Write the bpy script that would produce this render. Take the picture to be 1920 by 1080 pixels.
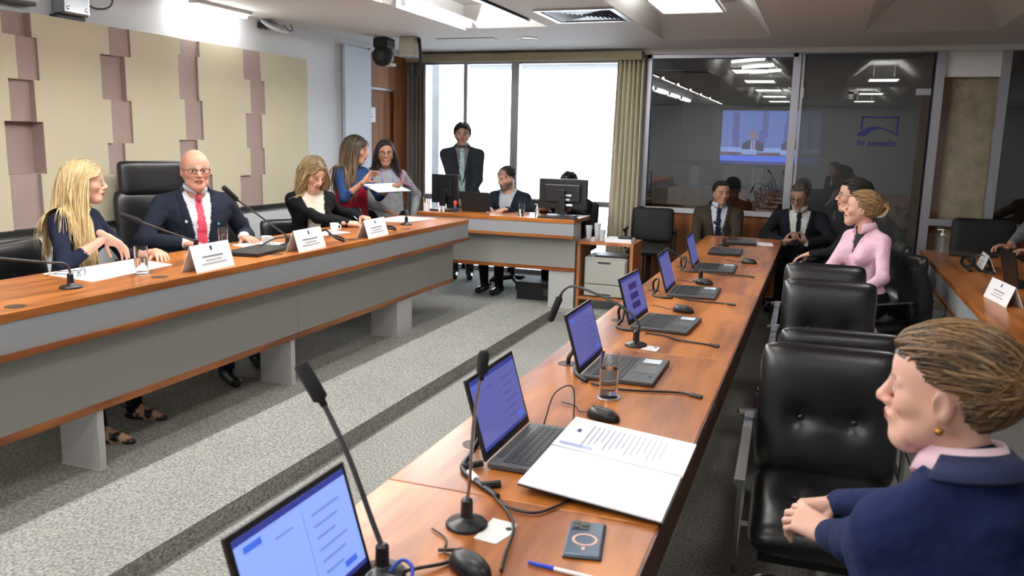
import bpy, bmesh, math, random
import numpy as np
from mathutils import Vector, Matrix, Euler
random.seed(7); np.random.seed(7)
for o in list(bpy.data.objects): bpy.data.objects.remove(o, do_unlink=True)
SC = bpy.context.scene
COL = SC.collection
PI = math.pi
R = math.radians

# ------------------------------------------------------------------ camera
cam_d = bpy.data.cameras.new('camera'); cam = bpy.data.objects.new('camera', cam_d); COL.objects.link(cam)
cam_d.sensor_width = 36.0; cam_d.lens = 36.0*1561.48/1920.0; cam_d.clip_start = .05; cam_d.clip_end = 200
yaw, pitch, roll = -0.348898, -0.176193, 0.022544
fw = Vector((math.sin(yaw)*math.cos(pitch), math.cos(yaw)*math.cos(pitch), math.sin(pitch)))
rt = Vector((math.cos(yaw), -math.sin(yaw), 0)); up = rt.cross(fw)
r2 = rt*math.cos(roll)+up*math.sin(roll); u2 = -rt*math.sin(roll)+up*math.cos(roll)
mw = Matrix((r2, u2, -fw)).transposed().to_4x4(); mw.translation = Vector((0, 0, 1.62))
cam.matrix_world = mw
cam_d.dof.use_dof = True; cam_d.dof.focus_distance = 5.0; cam_d.dof.aperture_fstop = 5.6
SC.camera = cam

# ------------------------------------------------------------------ sky seen through the window
W = bpy.data.worlds.new('World'); SC.world = W; W.use_nodes = True
bg = W.node_tree.nodes['Background']; bg.inputs[0].default_value = (.86, .93, 1.0, 1); bg.inputs[1].default_value = 10.0
# ------------------------------------------------------------------ exposure
SC.view_settings.view_transform = 'Standard'; SC.view_settings.look = 'None'
SC.view_settings.exposure = 0.1; SC.view_settings.gamma = 1.0
SC.view_settings.use_curve_mapping = False
LAMP = 34.0          # emission of the room's ceiling lamps

# ------------------------------------------------------------------ helpers
def s2l(c):
    c = c/255.0
    return c/12.92 if c <= .04045 else ((c+.055)/1.055)**2.4
def rgb(r, g, b): return (s2l(r), s2l(g), s2l(b), 1.0)

MATS = {}
def mat(name, col, rough=.5, metal=0.0, spec=.5, noise=None, bump=None, emit=None, coat=0.0, vcol=False, sheen=0.0):
    """noise=(scale, amount): value variation; bump=(scale, strength, distance)"""
    if name in MATS: return MATS[name]
    m = bpy.data.materials.new(name); m.use_nodes = True
    nt = m.node_tree; b = nt.nodes['Principled BSDF']
    b.inputs['Base Color'].default_value = col; b.inputs['Roughness'].default_value = rough
    b.inputs['Metallic'].default_value = metal; b.inputs['Specular IOR Level'].default_value = spec
    b.inputs['Coat Weight'].default_value = coat
    if sheen: b.inputs['Sheen Weight'].default_value = sheen
    if emit:
        b.inputs['Emission Color'].default_value = emit[0]; b.inputs['Emission Strength'].default_value = emit[1]
    src = None
    if vcol:
        a = nt.nodes.new('ShaderNodeVertexColor'); a.layer_name = 'Col'; src = a.outputs[0]
        nt.links.new(src, b.inputs['Base Color'])
    tc = None
    if noise or bump: tc = nt.nodes.new('ShaderNodeTexCoord')
    if noise:
        n = nt.nodes.new('ShaderNodeTexNoise'); n.inputs['Scale'].default_value = noise[0]; n.inputs['Detail'].default_value = 4
        nt.links.new(tc.outputs['Object'], n.inputs['Vector'])
        mr = nt.nodes.new('ShaderNodeMapRange'); mr.inputs[1].default_value = .3; mr.inputs[2].default_value = .7
        mr.inputs[3].default_value = 1-noise[1]; mr.inputs[4].default_value = 1+noise[1]
        nt.links.new(n.outputs['Fac'], mr.inputs[0])
        hs = nt.nodes.new('ShaderNodeHueSaturation'); nt.links.new(mr.outputs[0], hs.inputs['Value'])
        if src: nt.links.new(src, hs.inputs['Color'])
        else: hs.inputs['Color'].default_value = col
        nt.links.new(hs.outputs[0], b.inputs['Base Color'])
    if bump:
        n2 = nt.nodes.new('ShaderNodeTexNoise'); n2.inputs['Scale'].default_value = bump[0]; n2.inputs['Detail'].default_value = 3
        nt.links.new(tc.outputs['Object'], n2.inputs['Vector'])
        bp = nt.nodes.new('ShaderNodeBump'); bp.inputs['Strength'].default_value = bump[1]; bp.inputs['Distance'].default_value = bump[2]
        nt.links.new(n2.outputs['Fac'], bp.inputs['Height']); nt.links.new(bp.outputs[0], b.inputs['Normal'])
    MATS[name] = m
    return m

def wood(name, c1, c2, axis=1, rough=.28, scale=9.0, stretch=10.0, coat=.15):
    if name in MATS: return MATS[name]
    m = bpy.data.materials.new(name); m.use_nodes = True; nt = m.node_tree; b = nt.nodes['Principled BSDF']
    tc = nt.nodes.new('ShaderNodeTexCoord'); mp = nt.nodes.new('ShaderNodeMapping')
    sc = [scale]*3; sc[axis] = scale/stretch; mp.inputs['Scale'].default_value = sc
    oi = nt.nodes.new('ShaderNodeObjectInfo'); cm = nt.nodes.new('ShaderNodeCombineXYZ')
    mu = nt.nodes.new('ShaderNodeMath'); mu.operation = 'MULTIPLY'; mu.inputs[1].default_value = 37.0
    nt.links.new(oi.outputs['Random'], mu.inputs[0])
    for i in range(3): nt.links.new(mu.outputs[0], cm.inputs[i])
    nt.links.new(cm.outputs[0], mp.inputs['Location'])
    nt.links.new(tc.outputs['Object'], mp.inputs[0])
    n1 = nt.nodes.new('ShaderNodeTexNoise'); n1.inputs['Scale'].default_value = 1.0; n1.inputs['Detail'].default_value = 3; n1.inputs['Distortion'].default_value = .5
    nt.links.new(mp.outputs[0], n1.inputs['Vector'])
    n2 = nt.nodes.new('ShaderNodeTexNoise'); n2.inputs['Scale'].default_value = 4.0; n2.inputs['Detail'].default_value = 2
    nt.links.new(mp.outputs[0], n2.inputs['Vector'])
    ad = nt.nodes.new('ShaderNodeMixRGB'); ad.inputs[0].default_value = .2
    nt.links.new(n1.outputs['Fac'], ad.inputs[1]); nt.links.new(n2.outputs['Fac'], ad.inputs[2])
    cr = nt.nodes.new('ShaderNodeValToRGB'); cr.color_ramp.elements[0].position = .39; cr.color_ramp.elements[1].position = .62
    cr.color_ramp.elements[0].color = c1; cr.color_ramp.elements[1].color = c2
    nt.links.new(ad.outputs[0], cr.inputs[0]); nt.links.new(cr.outputs[0], b.inputs['Base Color'])
    b.inputs['Roughness'].default_value = rough; b.inputs['Specular IOR Level'].default_value = .35; b.inputs['Coat Weight'].default_value = coat; b.inputs['Coat Roughness'].default_value = .15
    MATS[name] = m
    return m

def glass_mat(name, tint, refl=.08, rough=0.0, haze=0.0, haze_col=(.2, .2, .2, 1)):
    """thin pane: transparent tint + sharp reflection (+ reflected room light as a diffuse film)"""
    m = bpy.data.materials.new(name); m.use_nodes = True; nt = m.node_tree
    for n in list(nt.nodes): nt.nodes.remove(n)
    out = nt.nodes.new('ShaderNodeOutputMaterial'); t = nt.nodes.new('ShaderNodeBsdfTransparent'); t.inputs[0].default_value = tint
    g = nt.nodes.new('ShaderNodeBsdfGlossy'); g.inputs['Roughness'].default_value = rough; g.inputs['Color'].default_value = (1, 1, 1, 1)
    fr = nt.nodes.new('ShaderNodeFresnel'); fr.inputs[0].default_value = 1.5
    ad = nt.nodes.new('ShaderNodeMath'); ad.operation = 'ADD'; ad.use_clamp = True; ad.inputs[1].default_value = refl
    nt.links.new(fr.outputs[0], ad.inputs[0])
    mx = nt.nodes.new('ShaderNodeMixShader'); nt.links.new(ad.outputs[0], mx.inputs[0])
    base = t.outputs[0]
    if haze:
        d = nt.nodes.new('ShaderNodeBsdfDiffuse'); d.inputs[0].default_value = haze_col
        m2 = nt.nodes.new('ShaderNodeMixShader'); m2.inputs[0].default_value = haze
        nt.links.new(t.outputs[0], m2.inputs[1]); nt.links.new(d.outputs[0], m2.inputs[2]); base = m2.outputs[0]
    nt.links.new(base, mx.inputs[1]); nt.links.new(g.outputs[0], mx.inputs[2]); nt.links.new(mx.outputs[0], out.inputs[0])
    MATS[name] = m
    return m

def frame_from(d, hint=(0, 0, 1)):
    d = Vector(d).normalized(); h = Vector(hint)
    if abs(d.dot(h)) > .96: h = Vector((1, 0, 0))
    a = d.cross(h).normalized(); b = a.cross(d).normalized()
    return d, a, b

class MB:
    """collects shapes into one mesh"""
    def __init__(s): s.v = []; s.f = []; s.mi = []; s.cur = 0
    def add(s, vs, fs):
        n = len(s.v); s.v += [tuple(v) for v in vs]; s.f += [tuple(i+n for i in f) for f in fs]; s.mi += [s.cur]*len(fs); return s
    def box(s, x0, x1, y0, y1, z0, z1, M4=None):
        vs = [Vector((x, y, z)) for z in (z0, z1) for y in (y0, y1) for x in (x0, x1)]
        if M4: vs = [M4 @ v for v in vs]
        return s.add(vs, [(0, 2, 3, 1), (4, 5, 7, 6), (0, 1, 5, 4), (2, 6, 7, 3), (0, 4, 6, 2), (1, 3, 7, 5)])
    def prism(s, poly, a, b, axis='z', M4=None):
        """poly (u,v) extruded from a to b along axis; x:(y,z) y:(x,z) z:(x,y)"""
        def mk(u, v, w): return {'z': (u, v, w), 'y': (u, w, v), 'x': (w, u, v)}[axis]
        n = len(poly); vs = [Vector(mk(u, v, a)) for u, v in poly]+[Vector(mk(u, v, b)) for u, v in poly]
        if M4: vs = [M4 @ v for v in vs]
        fs = [tuple(range(n))[::-1], tuple(range(n, 2*n))]+[(i, (i+1) % n, (i+1) % n+n, i+n) for i in range(n)]
        return s.add(vs, fs)
    def tube(s, pts, rad, n=8, cap=True, flat=None):
        pts = [Vector(p) for p in pts]; k = len(pts); rad = rad if isinstance(rad, (list, tuple)) else [rad]*k
        vs = []; a = None
        for i, p in enumerate(pts):
            d = (pts[min(i+1, k-1)]-pts[max(i-1, 0)]).normalized()
            if a is None: _, a, b = frame_from(d)
            else:
                a = (a-d*a.dot(d)); a = a.normalized() if a.length > 1e-6 else frame_from(d)[1]; b = a.cross(d)
            fl = flat if flat else 1.0
            for j in range(n):
                t = 2*PI*j/n; vs.append(p+a*(math.cos(t)*rad[i])+b*(math.sin(t)*rad[i]*fl))
        fs = [(i*n+j, i*n+(j+1) % n, (i+1)*n+(j+1) % n, (i+1)*n+j) for i in range(k-1) for j in range(n)]
        if cap: fs += [tuple(range(n))[::-1], tuple(range((k-1)*n, k*n))]
        return s.add(vs, fs)
    def lathe(s, prof, c=(0, 0, 0), n=24, axis=(0, 0, 1)):
        """prof list of (radius, height)"""
        d, a, b = frame_from(axis, (0, 1, 0)); c = Vector(c); vs = []
        for r, h in prof:
            for j in range(n):
                t = 2*PI*j/n; vs.append(c+d*h+a*(math.cos(t)*r)+b*(math.sin(t)*r))
        k = len(prof); fs = [(i*n+j, i*n+(j+1) % n, (i+1)*n+(j+1) % n, (i+1)*n+j) for i in range(k-1) for j in range(n)]
        fs += [tuple(range(n))[::-1], tuple(range((k-1)*n, k*n))]
        return s.add(vs, fs)
    def build(s, name, m, parent=None, bevel=0, smooth=False, seg=2):
        me = bpy.data.meshes.new(name); me.from_pydata(s.v, [], s.f)
        bm = bmesh.new(); bm.from_mesh(me); bmesh.ops.recalc_face_normals(bm, faces=bm.faces); bm.to_mesh(me); bm.free()
        ms = m if isinstance(m, (list, tuple)) else [m]
        for q in ms: me.materials.append(q)
        if len(ms) > 1: me.polygons.foreach_set('material_index', s.mi)
        o = bpy.data.objects.new(name, me); COL.objects.link(o)
        if parent: o.parent = parent
        if smooth:
            me.polygons.foreach_set('use_smooth', [True]*len(me.polygons)); me.update()
            if smooth == 'auto': me.set_sharp_from_angle(angle=R(40))
        if bevel:
            bv = o.modifiers.new('bevel', 'BEVEL'); bv.width = bevel; bv.segments = seg; bv.limit_method = 'ANGLE'
        return o

def empty(name, loc=(0, 0, 0), rz=0, label=None, cat=None, group=None):
    o = bpy.data.objects.new(name, None); COL.objects.link(o); o.location = loc; o.rotation_euler = (0, 0, rz); o.empty_display_size = .1
    if label: tag(o, label, cat, group)
    return o
def tag(o, label, cat, group=None, kind=None):
    o['label'] = label; o['category'] = cat
    if group: o['group'] = group
    if kind: o['kind'] = kind
    return o
def struct(o): o['kind'] = 'structure'; return o
def copy_tree(o, parent=None):
    c = o.copy(); COL.objects.link(c); c.parent = parent
    for ch in list(o.children): copy_tree(ch, c)
    return c
def text_obj(name, body, size, m, parent, M4, align='CENTER', extrude=.0006, offset=0.0):
    cu = bpy.data.curves.new(name, 'FONT'); cu.body = body; cu.size = size; cu.align_x = align; cu.align_y = 'CENTER'; cu.extrude = extrude; cu.offset = offset
    cu.resolution_u = 3
    t = bpy.data.objects.new(name, cu); COL.objects.link(t); bpy.context.view_layer.update()
    dg = bpy.context.evaluated_depsgraph_get(); me = bpy.data.meshes.new_from_object(t.evaluated_get(dg))
    bpy.data.objects.remove(t, do_unlink=True)
    o = bpy.data.objects.new(name, me); COL.objects.link(o); me.materials.clear(); me.materials.append(m); o.parent = parent; o.matrix_local = M4
    return o
def cat_rom(pts, n=6):
    pts = [Vector(p) for p in pts]; out = []
    P = [pts[0]*2-pts[1]]+pts+[pts[-1]*2-pts[-2]]
    for i in range(1, len(P)-2):
        for k in range(n):
            t = k/n; a, b, c, d = P[i-1], P[i], P[i+1], P[i+2]
            out.append(.5*((2*b)+(c-a)*t+(2*a-5*b+4*c-d)*t*t+(3*b-a-3*c+d)*t**3))
    out.append(pts[-1]); return out

# ------------------------------------------------------------------ shared materials
M_white = mat('white_paint', rgb(205, 207, 210), .7, bump=(60, .15, .004))
M_ceil = mat('ceiling_paint', rgb(212, 211, 209), .8)
M_wood = wood('table_wood', (.22, .062, .011, 1), (.50, .17, .034, 1), axis=1, rough=.33, scale=7, stretch=7, coat=.06)
M_woodx = wood('table_wood_across', (.22, .062, .011, 1), (.50, .17, .034, 1), axis=0, rough=.33, scale=7, stretch=7, coat=.06)
M_edge = wood('edge_wood', (.16, .042, .008, 1), (.36, .125, .03, 1), axis=1, rough=.35, scale=14, stretch=14)
M_edgex = wood('edge_wood_across', (.16, .042, .008, 1), (.36, .125, .03, 1), axis=0, rough=.35, scale=14, stretch=14)
M_woodv = wood('panel_wood', (.17, .05, .011, 1), (.33, .115, .03, 1), axis=2, rough=.65, scale=10, stretch=12, coat=0)
M_woodcart = wood('cart_wood', (.3, .1, .03, 1), (.5, .2, .075, 1), axis=2, rough=.4, scale=10, stretch=10)
M_dwood = wood('dark_wood', (.045, .014, .005, 1), (.11, .035, .01, 1), axis=1, rough=.35, scale=10, stretch=10)
M_lam = mat('grey_laminate', rgb(150, 152, 156), .45, noise=(220, .05))
M_lam2 = mat('grey_laminate_lower', rgb(140, 140, 136), .5, noise=(220, .05))
M_leg = mat('leg_metal', rgb(186, 186, 184), .4, .1)
M_alu = mat('aluminium', rgb(165, 165, 172), .35, .6)
M_black = mat('black_plastic', rgb(18, 18, 20), .4)
M_matte = mat('matte_black', rgb(14, 14, 15), .7)
M_dgrey = mat('dark_grey_plastic', rgb(60, 62, 65), .45)
M_rubber = mat('cable_rubber', rgb(16, 16, 18), .5)
M_chrome = mat('chrome', rgb(210, 210, 215), .12, 1.0)
M_steel = mat('brushed_steel', rgb(170, 172, 176), .25, 1.0)
M_leather = mat('black_leather', rgb(15, 15, 17), .32, bump=(90, .12, .004), spec=.6)
M_paper = mat('paper', rgb(238, 238, 240), .7)
M_ink = mat('ink', rgb(70, 72, 80), .8)
M_inkb = mat('ink_blue', rgb(30, 45, 110), .7)
M_curtain = mat('curtain_cloth', rgb(222, 214, 190), .9, noise=(40, .06))

# ================================================================== STRUCTURE
def carpet():
    m = bpy.data.materials.new('carpet'); m.use_nodes = True; nt = m.node_tree; b = nt.nodes['Principled BSDF']
    tc = nt.nodes.new('ShaderNodeTexCoord'); mp = nt.nodes.new('ShaderNodeMapping'); mp.inputs['Scale'].default_value = (1, .55, 1)
    nt.links.new(tc.outputs['Object'], mp.inputs[0])
    n1 = nt.nodes.new('ShaderNodeTexNoise'); n1.inputs['Scale'].default_value = 120; n1.inputs['Detail'].default_value = 5; n1.inputs['Roughness'].default_value = .75
    n2 = nt.nodes.new('ShaderNodeTexNoise'); n2.inputs['Scale'].default_value = 3; n2.inputs['Detail'].default_value = 3
    for n in (n1, n2): nt.links.new(mp.outputs[0], n.inputs['Vector'])
    cr = nt.nodes.new('ShaderNodeValToRGB'); e = cr.color_ramp.elements
    e[0].position = .36; e[0].color = rgb(92, 94, 95); e[1].position = .62; e[1].color = rgb(184, 182, 174)
    k = cr.color_ramp.elements.new(.49); k.color = rgb(146, 146, 141)
    nt.links.new(n1.outputs['Fac'], cr.inputs[0])
    mx = nt.nodes.new('ShaderNodeMixRGB'); mx.blend_type = 'MULTIPLY'; mx.inputs[0].default_value = .25
    nt.links.new(cr.outputs[0], mx.inputs[1]); nt.links.new(n2.outputs['Fac'], mx.inputs[2]); nt.links.new(mx.outputs[0], b.inputs['Base Color'])
    b.inputs['Roughness'].default_value = .95; b.inputs['Specular IOR Level'].default_value = .1
    bp = nt.nodes.new('ShaderNodeBump'); bp.inputs['Strength'].default_value = .6; bp.inputs['Distance'].default_value = .006
    nt.links.new(n1.outputs['Fac'], bp.inputs['Height']); nt.links.new(bp.outputs[0], b.inputs['Normal'])
    return m
M_carpet = carpet()
ZP = .09             # raised platform under the bench on the left
XS = -2.22           # its step
YW = 9.1             # window wall and glass partition
XW = -4.6            # left wall
ZC = 2.58            # ceiling
b = MB(); XE, YE = -1.42, 7.12; y0, y1 = -3.1, 9.2
b.add([(-4.7, y0, ZP), (XS, y0, ZP), (XS, YE, ZP), (XE, YE, ZP), (XE, y1, ZP), (-4.7, y1, ZP)], [(0, 1, 2, 3, 4, 5)])
b.add([(XS, y0, 0), (4.6, y0, 0), (4.6, y1, 0), (XE, y1, 0), (XE, YE, 0), (XS, YE, 0)], [(0, 1, 2, 3, 4, 5)])
for (xa, ya), (xb, yb) in (((XS, y0), (XS, YE)), ((XS, YE), (XE, YE)), ((XE, YE), (XE, y1))): b.add([(xa, ya, 0), (xb, yb, 0), (xb, yb, ZP), (xa, ya, ZP)], [(0, 1, 2, 3)])
b.box(-4.7, 4.6, y0, y1, -.12, -.1)
struct(b.build('floor', M_carpet))
# left wall: plaster up to the door recess
b = MB(); b.box(-4.75, XW, -3.1, 8.05, 0, 2.6); b.box(-4.75, XW, 8.05, 8.98, 2.52, 2.6); b.box(-4.75, XW, 8.98, 9.3, 0, 2.6)
wl = struct(b.build('wall_left', M_white))
b = MB(); b.box(-4.58, -4.545, 7.47, 7.515, ZP, 2.52); b.box(-4.6, -4.58, 7.52, 8.05, ZP, 2.52)
struct(b.build('trim_1', mat('pale_trim', rgb(190, 196, 205), .6)))
b = MB(); b.box(-3.6, 0, 0, 0, 0, 0)
# back wall behind the camera and right wall
b = MB(); b.box(-4.75, 4.75, -3.2, -3.1, 0, 2.6); struct(b.build('wall_back', M_white))
b = MB(); b.box(4.6, 4.75, -3.1, 11.7, 0, 2.6); struct(b.build('wall_right', M_white))
# ceiling: flat field with sloped coffers
def coffer(x0, x1, y0, y1, in_, h):
    b = MB(); z0, z1 = ZC, ZC+h
    o = [(x0, y0, z0), (x1, y0, z0), (x1, y1, z0), (x0, y1, z0)]
    i = [(x0+in_[0], y0+in_[2], z1), (x1-in_[1], y0+in_[2], z1), (x1-in_[1], y1-in_[3], z1), (x0+in_[0], y1-in_[3], z1)]
    b.add(o+i, [(0, 1, 5, 4), (1, 2, 6, 5), (2, 3, 7, 6), (3, 0, 4, 7), (4, 5, 6, 7)])
    return b
COF = [(-3.09, -2.29, -2.6, 7.05, (.12, .05, .3, .25), .16), (-1.5, -.51, 3.6, 8.15, (.1, .3, .3, 1.1), .26), (-1.5, -.51, -2.6, 3.3, (.1, .3, .3, .6), .26),
       (.25, 1.25, 3.6, 7.9, (.3, .3, .3, 1.0), .26), (.25, 1.25, -2.6, 3.3, (.3, .3, .3, .6), .26), (2.2, 3.4, -2.6, 7.9, (.3, .3, .3, .6), .26)]
xs = sorted({-4.75, 4.75}|{c[0] for c in COF}|{c[1] for c in COF}); ys = sorted({-3.2, 9.05}|{c[2] for c in COF}|{c[3] for c in COF})
b = MB()
for i in range(len(xs)-1):
    for j in range(len(ys)-1):
        cx, cy = (xs[i]+xs[i+1])/2, (ys[j]+ys[j+1])/2
        if any(c[0] < cx < c[1] and c[2] < cy < c[3] for c in COF): continue
        b.add([(xs[i], ys[j], ZC), (xs[i+1], ys[j], ZC), (xs[i+1], ys[j+1], ZC), (xs[i], ys[j+1], ZC)], [(0, 3, 2, 1)])
ceil = struct(b.build('ceiling', M_ceil))
for c in COF: coffer(*c).build('coffer', M_ceil, ceil)
b = MB(); b.box(-4.75, 4.75, -3.2, 9.3, 2.95, 3.05); b.box(-1.95, 4.75, 9.06, 11.9, 2.6, 2.65); b.box(-4.75, -1.95, 9.2, 9.3, 2.6, 2.95); struct(b.build('ceiling_slab', M_ceil))
b = MB(); b.box(XW, 4.6, 8.98, 9.18, 2.535, 2.6); b.box(XW, 4.6, 8.96, 8.985, ZC-.012, ZC)
struct(b.build('trim_2', M_ceil))
# panelled dado strip and relief wall
b = MB(); b.box(XW, XW+.16, -3.1, 6.75, .995, 1.02); struct(b.build('trim_3', M_matte))
b = MB(); b.box(XW, XW+.13, -3.1, 6.75, ZP, .995); struct(b.build('trim_4', mat('dado_grey', rgb(196, 198, 200), .6)))
M_beige = mat('beige_panel', rgb(192, 183, 156), .75, noise=(2.0, .03), bump=(300, .15, .002))
M_mauve = mat('mauve_block', rgb(158, 138, 132), .75, noise=(3, .03), bump=(300, .15, .002))
XP = -4.49
cols = [  # (y0, y1, z0, z1, depth): recessed mauve blocks, from the photograph's wall plane
 [(3.654, 3.851, 2.158, 2.304, 0.055), (3.735, 3.884, 1.907, 2.161, 0.017), (3.668, 3.843, 1.661, 1.911, 0.043), (3.622, 3.886, 1.349, 1.665, 0.1), (3.627, 3.845, 1.019, 1.349, 0.026)],
 [(4.433, 4.618, 2.109, 2.307, 0.019), (4.352, 4.562, 1.825, 2.121, 0.042), (4.419, 4.601, 1.539, 1.821, 0.015), (4.372, 4.52, 1.331, 1.535, 0.019), (4.418, 4.599, 0.948, 1.325, 0.02)],
 [(5.092, 5.302, 2.181, 2.309, 0.025), (5.066, 5.276, 1.861, 2.184, 0.02), (5.118, 5.31, 1.566, 1.86, 0.015), (5.044, 5.239, 1.303, 1.562, 0.026), (5.138, 5.39, 0.969, 1.298, 0.021)],
 [(5.812, 6.057, 2.06, 2.314, 0.016), (5.894, 6.088, 1.78, 2.057, 0.016), (5.825, 6.038, 1.501, 1.787, 0.017), (5.867, 6.062, 1.277, 1.501, 0.016), (5.729, 6.019, 0.975, 1.279, 0.016)]
]
panel = empty('relief_wall_panel', (XP, 4.5, 1.02)); tag(panel, 'beige wall panel with four stepped columns of recessed mauve blocks', 'wall panel')
ZB, ZTP = 1.02, 2.30
def gap_piece(left, right):
    """beige slab between two stepped columns; left/right: list of (y,z0,z1)"""
    L = []
    for y, z0, z1 in left: L += [(y, z0), (y, z1)]
    Rr = []
    for y, z0, z1 in right: Rr += [(y, z0), (y, z1)]
    poly = L+Rr[::-1]
    b = MB(); b.prism(poly, XW+.005, XP, 'x'); return b
def norm_col(c):
    c = sorted(c, key=lambda q: q[2]); out = []
    for i, q in enumerate(c):
        z0 = ZB if i == 0 else (c[i-1][3]+q[2])/2
        z1 = ZTP if i == len(c)-1 else (q[3]+c[i+1][2])/2
        out.append((q[0], q[1], z0, z1, q[4]))
    return out
cols = [norm_col(c) for c in cols]
# one more column out of view on the left keeps the rhythm
shift = cols[1][0][0]-cols[0][0][0]
cols = [[(q[0]-shift-.1, q[1]-shift-.1, q[2], q[3], q[4]) for q in cols[0]]]+cols
edges = [[(1.2, ZB, ZTP)]]
for c in cols:
    gap_piece(edges[-1], [(q[0], q[2], q[3]) for q in c]).build('beige_panel', M_beige, panel)
    edges.append([(q[1], q[2], q[3]) for q in c])
    for q in c:
        bb = MB(); bb.box(XW+.004, XP-q[4], q[0], q[1], q[2], q[3]); bb.box(XP-q[4], XP-.0008, q[1]-.003, q[1]+.0006, q[2], q[3]); bb.build('relief_block', M_mauve, panel)
gap_piece(edges[-1], [(6.72, ZB, ZTP)]).build('beige_panel', M_beige, panel)
for ch in panel.children: ch.matrix_parent_inverse = Matrix.Translation(-Vector(panel.location))

# ---------------------------------------------------------------- door in the left wall
d1 = struct(MB().box(-4.72, -4.66, 8.08, 8.64, ZP, 2.13).build('door_1', M_woodv))
MB().box(-4.70, -4.62, 8.64, 8.96, ZP, 2.52).build('door_side_panel', M_woodv, d1)
MB().box(-4.70, -4.62, 8.05, 8.64, 2.15, 2.52).build('door_top_panel', M_woodv, d1)
b = MB(); b.box(-4.66, -4.63, 8.05, 8.085, ZP, 2.15); b.box(-4.66, -4.63, 8.635, 8.665, ZP, 2.15); b.box(-4.66, -4.63, 8.05, 8.665, 2.125, 2.16); b.build('door_frame', M_dwood, d1)
MB().box(-4.62, -4.60, 8.03, 8.055, ZP, 2.54).build('door_stop', mat('brass_strip', rgb(120, 80, 60), .4), d1)
MB().box(-4.62, -4.59, 8.955, 8.99, ZP, 2.5).build('door_jamb', M_alu, d1)
for y in (8.22,): MB().lathe([(.012, 0), (.012, .04), (.028, .045), (.028, .06), (.012, .065)], (-4.66, y-.06, 1.05), 12, (1, 0, 0)).build('door_handle', M_steel, d1)
n = MB(); n.box(-4.656, -4.652, 8.075, 8.265, 1.775, 1.935)
sw = empty('wall_switch', (-4.58, 7.56, 1.52), 0, 'small white switch box on the wall beside the grey conduit', 'switch')
MB().box(0, .025, -.04, .04, -.06, .06).build('plate', M_paper, sw, bevel=.004); MB().box(.025, .03, -.015, .015, -.02, .02).build('rocker', mat('rocker_grey', rgb(180, 182, 186), .5), sw)
notice = tag(n.build('door_notice', M_paper), 'white printed notice taped to the wooden door', 'notice')
MB().box(-4.6515, -4.651, 8.13, 8.2, 1.86, 1.868).build('printed_line', M_ink, notice)
MB().box(-4.6515, -4.651, 8.12, 8.22, 1.83, 1.838).build('printed_line', M_ink, notice)
n = tag(MB().box(-4.656, -4.65, 8.09, 8.17, 1.43, 1.73).build('door_sign', M_black), 'narrow black sign with white band below the door notice', 'sign')
MB().box(-4.6495, -4.649, 8.1, 8.16, 1.47, 1.5).build('white_band', M_paper, n)
MB().box(-4.6495, -4.649, 8.1, 8.16, 1.58, 1.63).build('red_band', mat('sign_red', rgb(150, 30, 35), .5), n)

# ---------------------------------------------------------------- window wall
M_pane = glass_mat('window_glass', (.96, .98, 1, 1), .02)
w1 = struct(MB().box(-4.46, -2.1, YW-.03, YW+.04, 2.46, 2.53).build('window_1', M_alu))
for x0, x1 in ((-4.47, -4.43), (-3.945, -3.9), (-3.36, -3.27), (-2.14, -2.09)):
    MB().box(x0, x1, YW-.04, YW+.05, ZP, 2.5).build('mullion', M_alu, w1)
MB().box(-4.45, -2.1, YW-.035, YW+.045, .9, .96).build('transom', M_alu, w1)
MB().box(-4.46, -2.1, YW-.04, YW+.05, ZP-.09, ZP+.05).build('window_sill', M_alu, w1)
for x0, x1 in ((-4.43, -3.945), (-3.9, -3.36), (-3.27, -2.14)):
    for z0, z1 in ((.14, .9), (.96, 2.46)): MB().box(x0, x1, YW, YW+.006, z0, z1).build('pane', M_pane, w1)
b = MB(); b.box(-4.75, -4.46, YW, YW+.2, 0, 2.6); b.box(-2.1, -1.82, YW, YW+.2, 0, 2.6); b.box(-4.46, -2.1, YW, YW+.2, 2.52, 2.6)
struct(b.build('wall_window', M_white))
v = MB(); v.box(-4.58, -1.84, 8.84, 8.86, 2.47, 2.555); v.box(-1.86, -1.84, 8.86, 9.08, 2.47, 2.555); v.box(-4.58, -1.84, 8.86, 9.08, 2.535, 2.555)
tag(v.build('curtain_valance', mat('valance', rgb(160, 150, 120), .7)), 'beige boxed pelmet above the bright window', 'valance')
def curtain(x0, x1, y, z0, z1, n, amp, label, seed, sag=0, m=None):
    rnd = random.Random(seed); N = n*8; vs = []; K = 8
    for k in range(K+1):
        z = z0+(z1-z0)*k/K
        for i in range(N+1):
            t = i/N; x = x0+(x1-x0)*t-sag*(1-k/K)*(1-t)
            vs.append((x, y+amp*math.sin(t*n*2*PI)*(1+.25*math.sin(7*t+seed))+.01*math.sin(k*.7+i), z))
    fs = [(k*(N+1)+i, k*(N+1)+i+1, (k+1)*(N+1)+i+1, (k+1)*(N+1)+i) for k in range(K) for i in range(N)]
    b = MB(); b.add(vs, fs); o = b.build('curtain', m or M_curtain, smooth=True)
    so = o.modifiers.new('solid', 'SOLIDIFY'); so.thickness = .004
    return tag(o, label, 'curtain')
curtain(-2.12, -1.83, 8.97, .03, 2.5, 6, .045, 'pale pleated curtain gathered at the right side of the window', 3, sag=.06)
curtain(-4.56, -4.39, 8.97, ZP+.02, 2.5, 4, .04, 'grey brown curtain gathered beside the wooden door', 5, m=mat('curtain_dark', rgb(112, 104, 92), .9))
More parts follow.
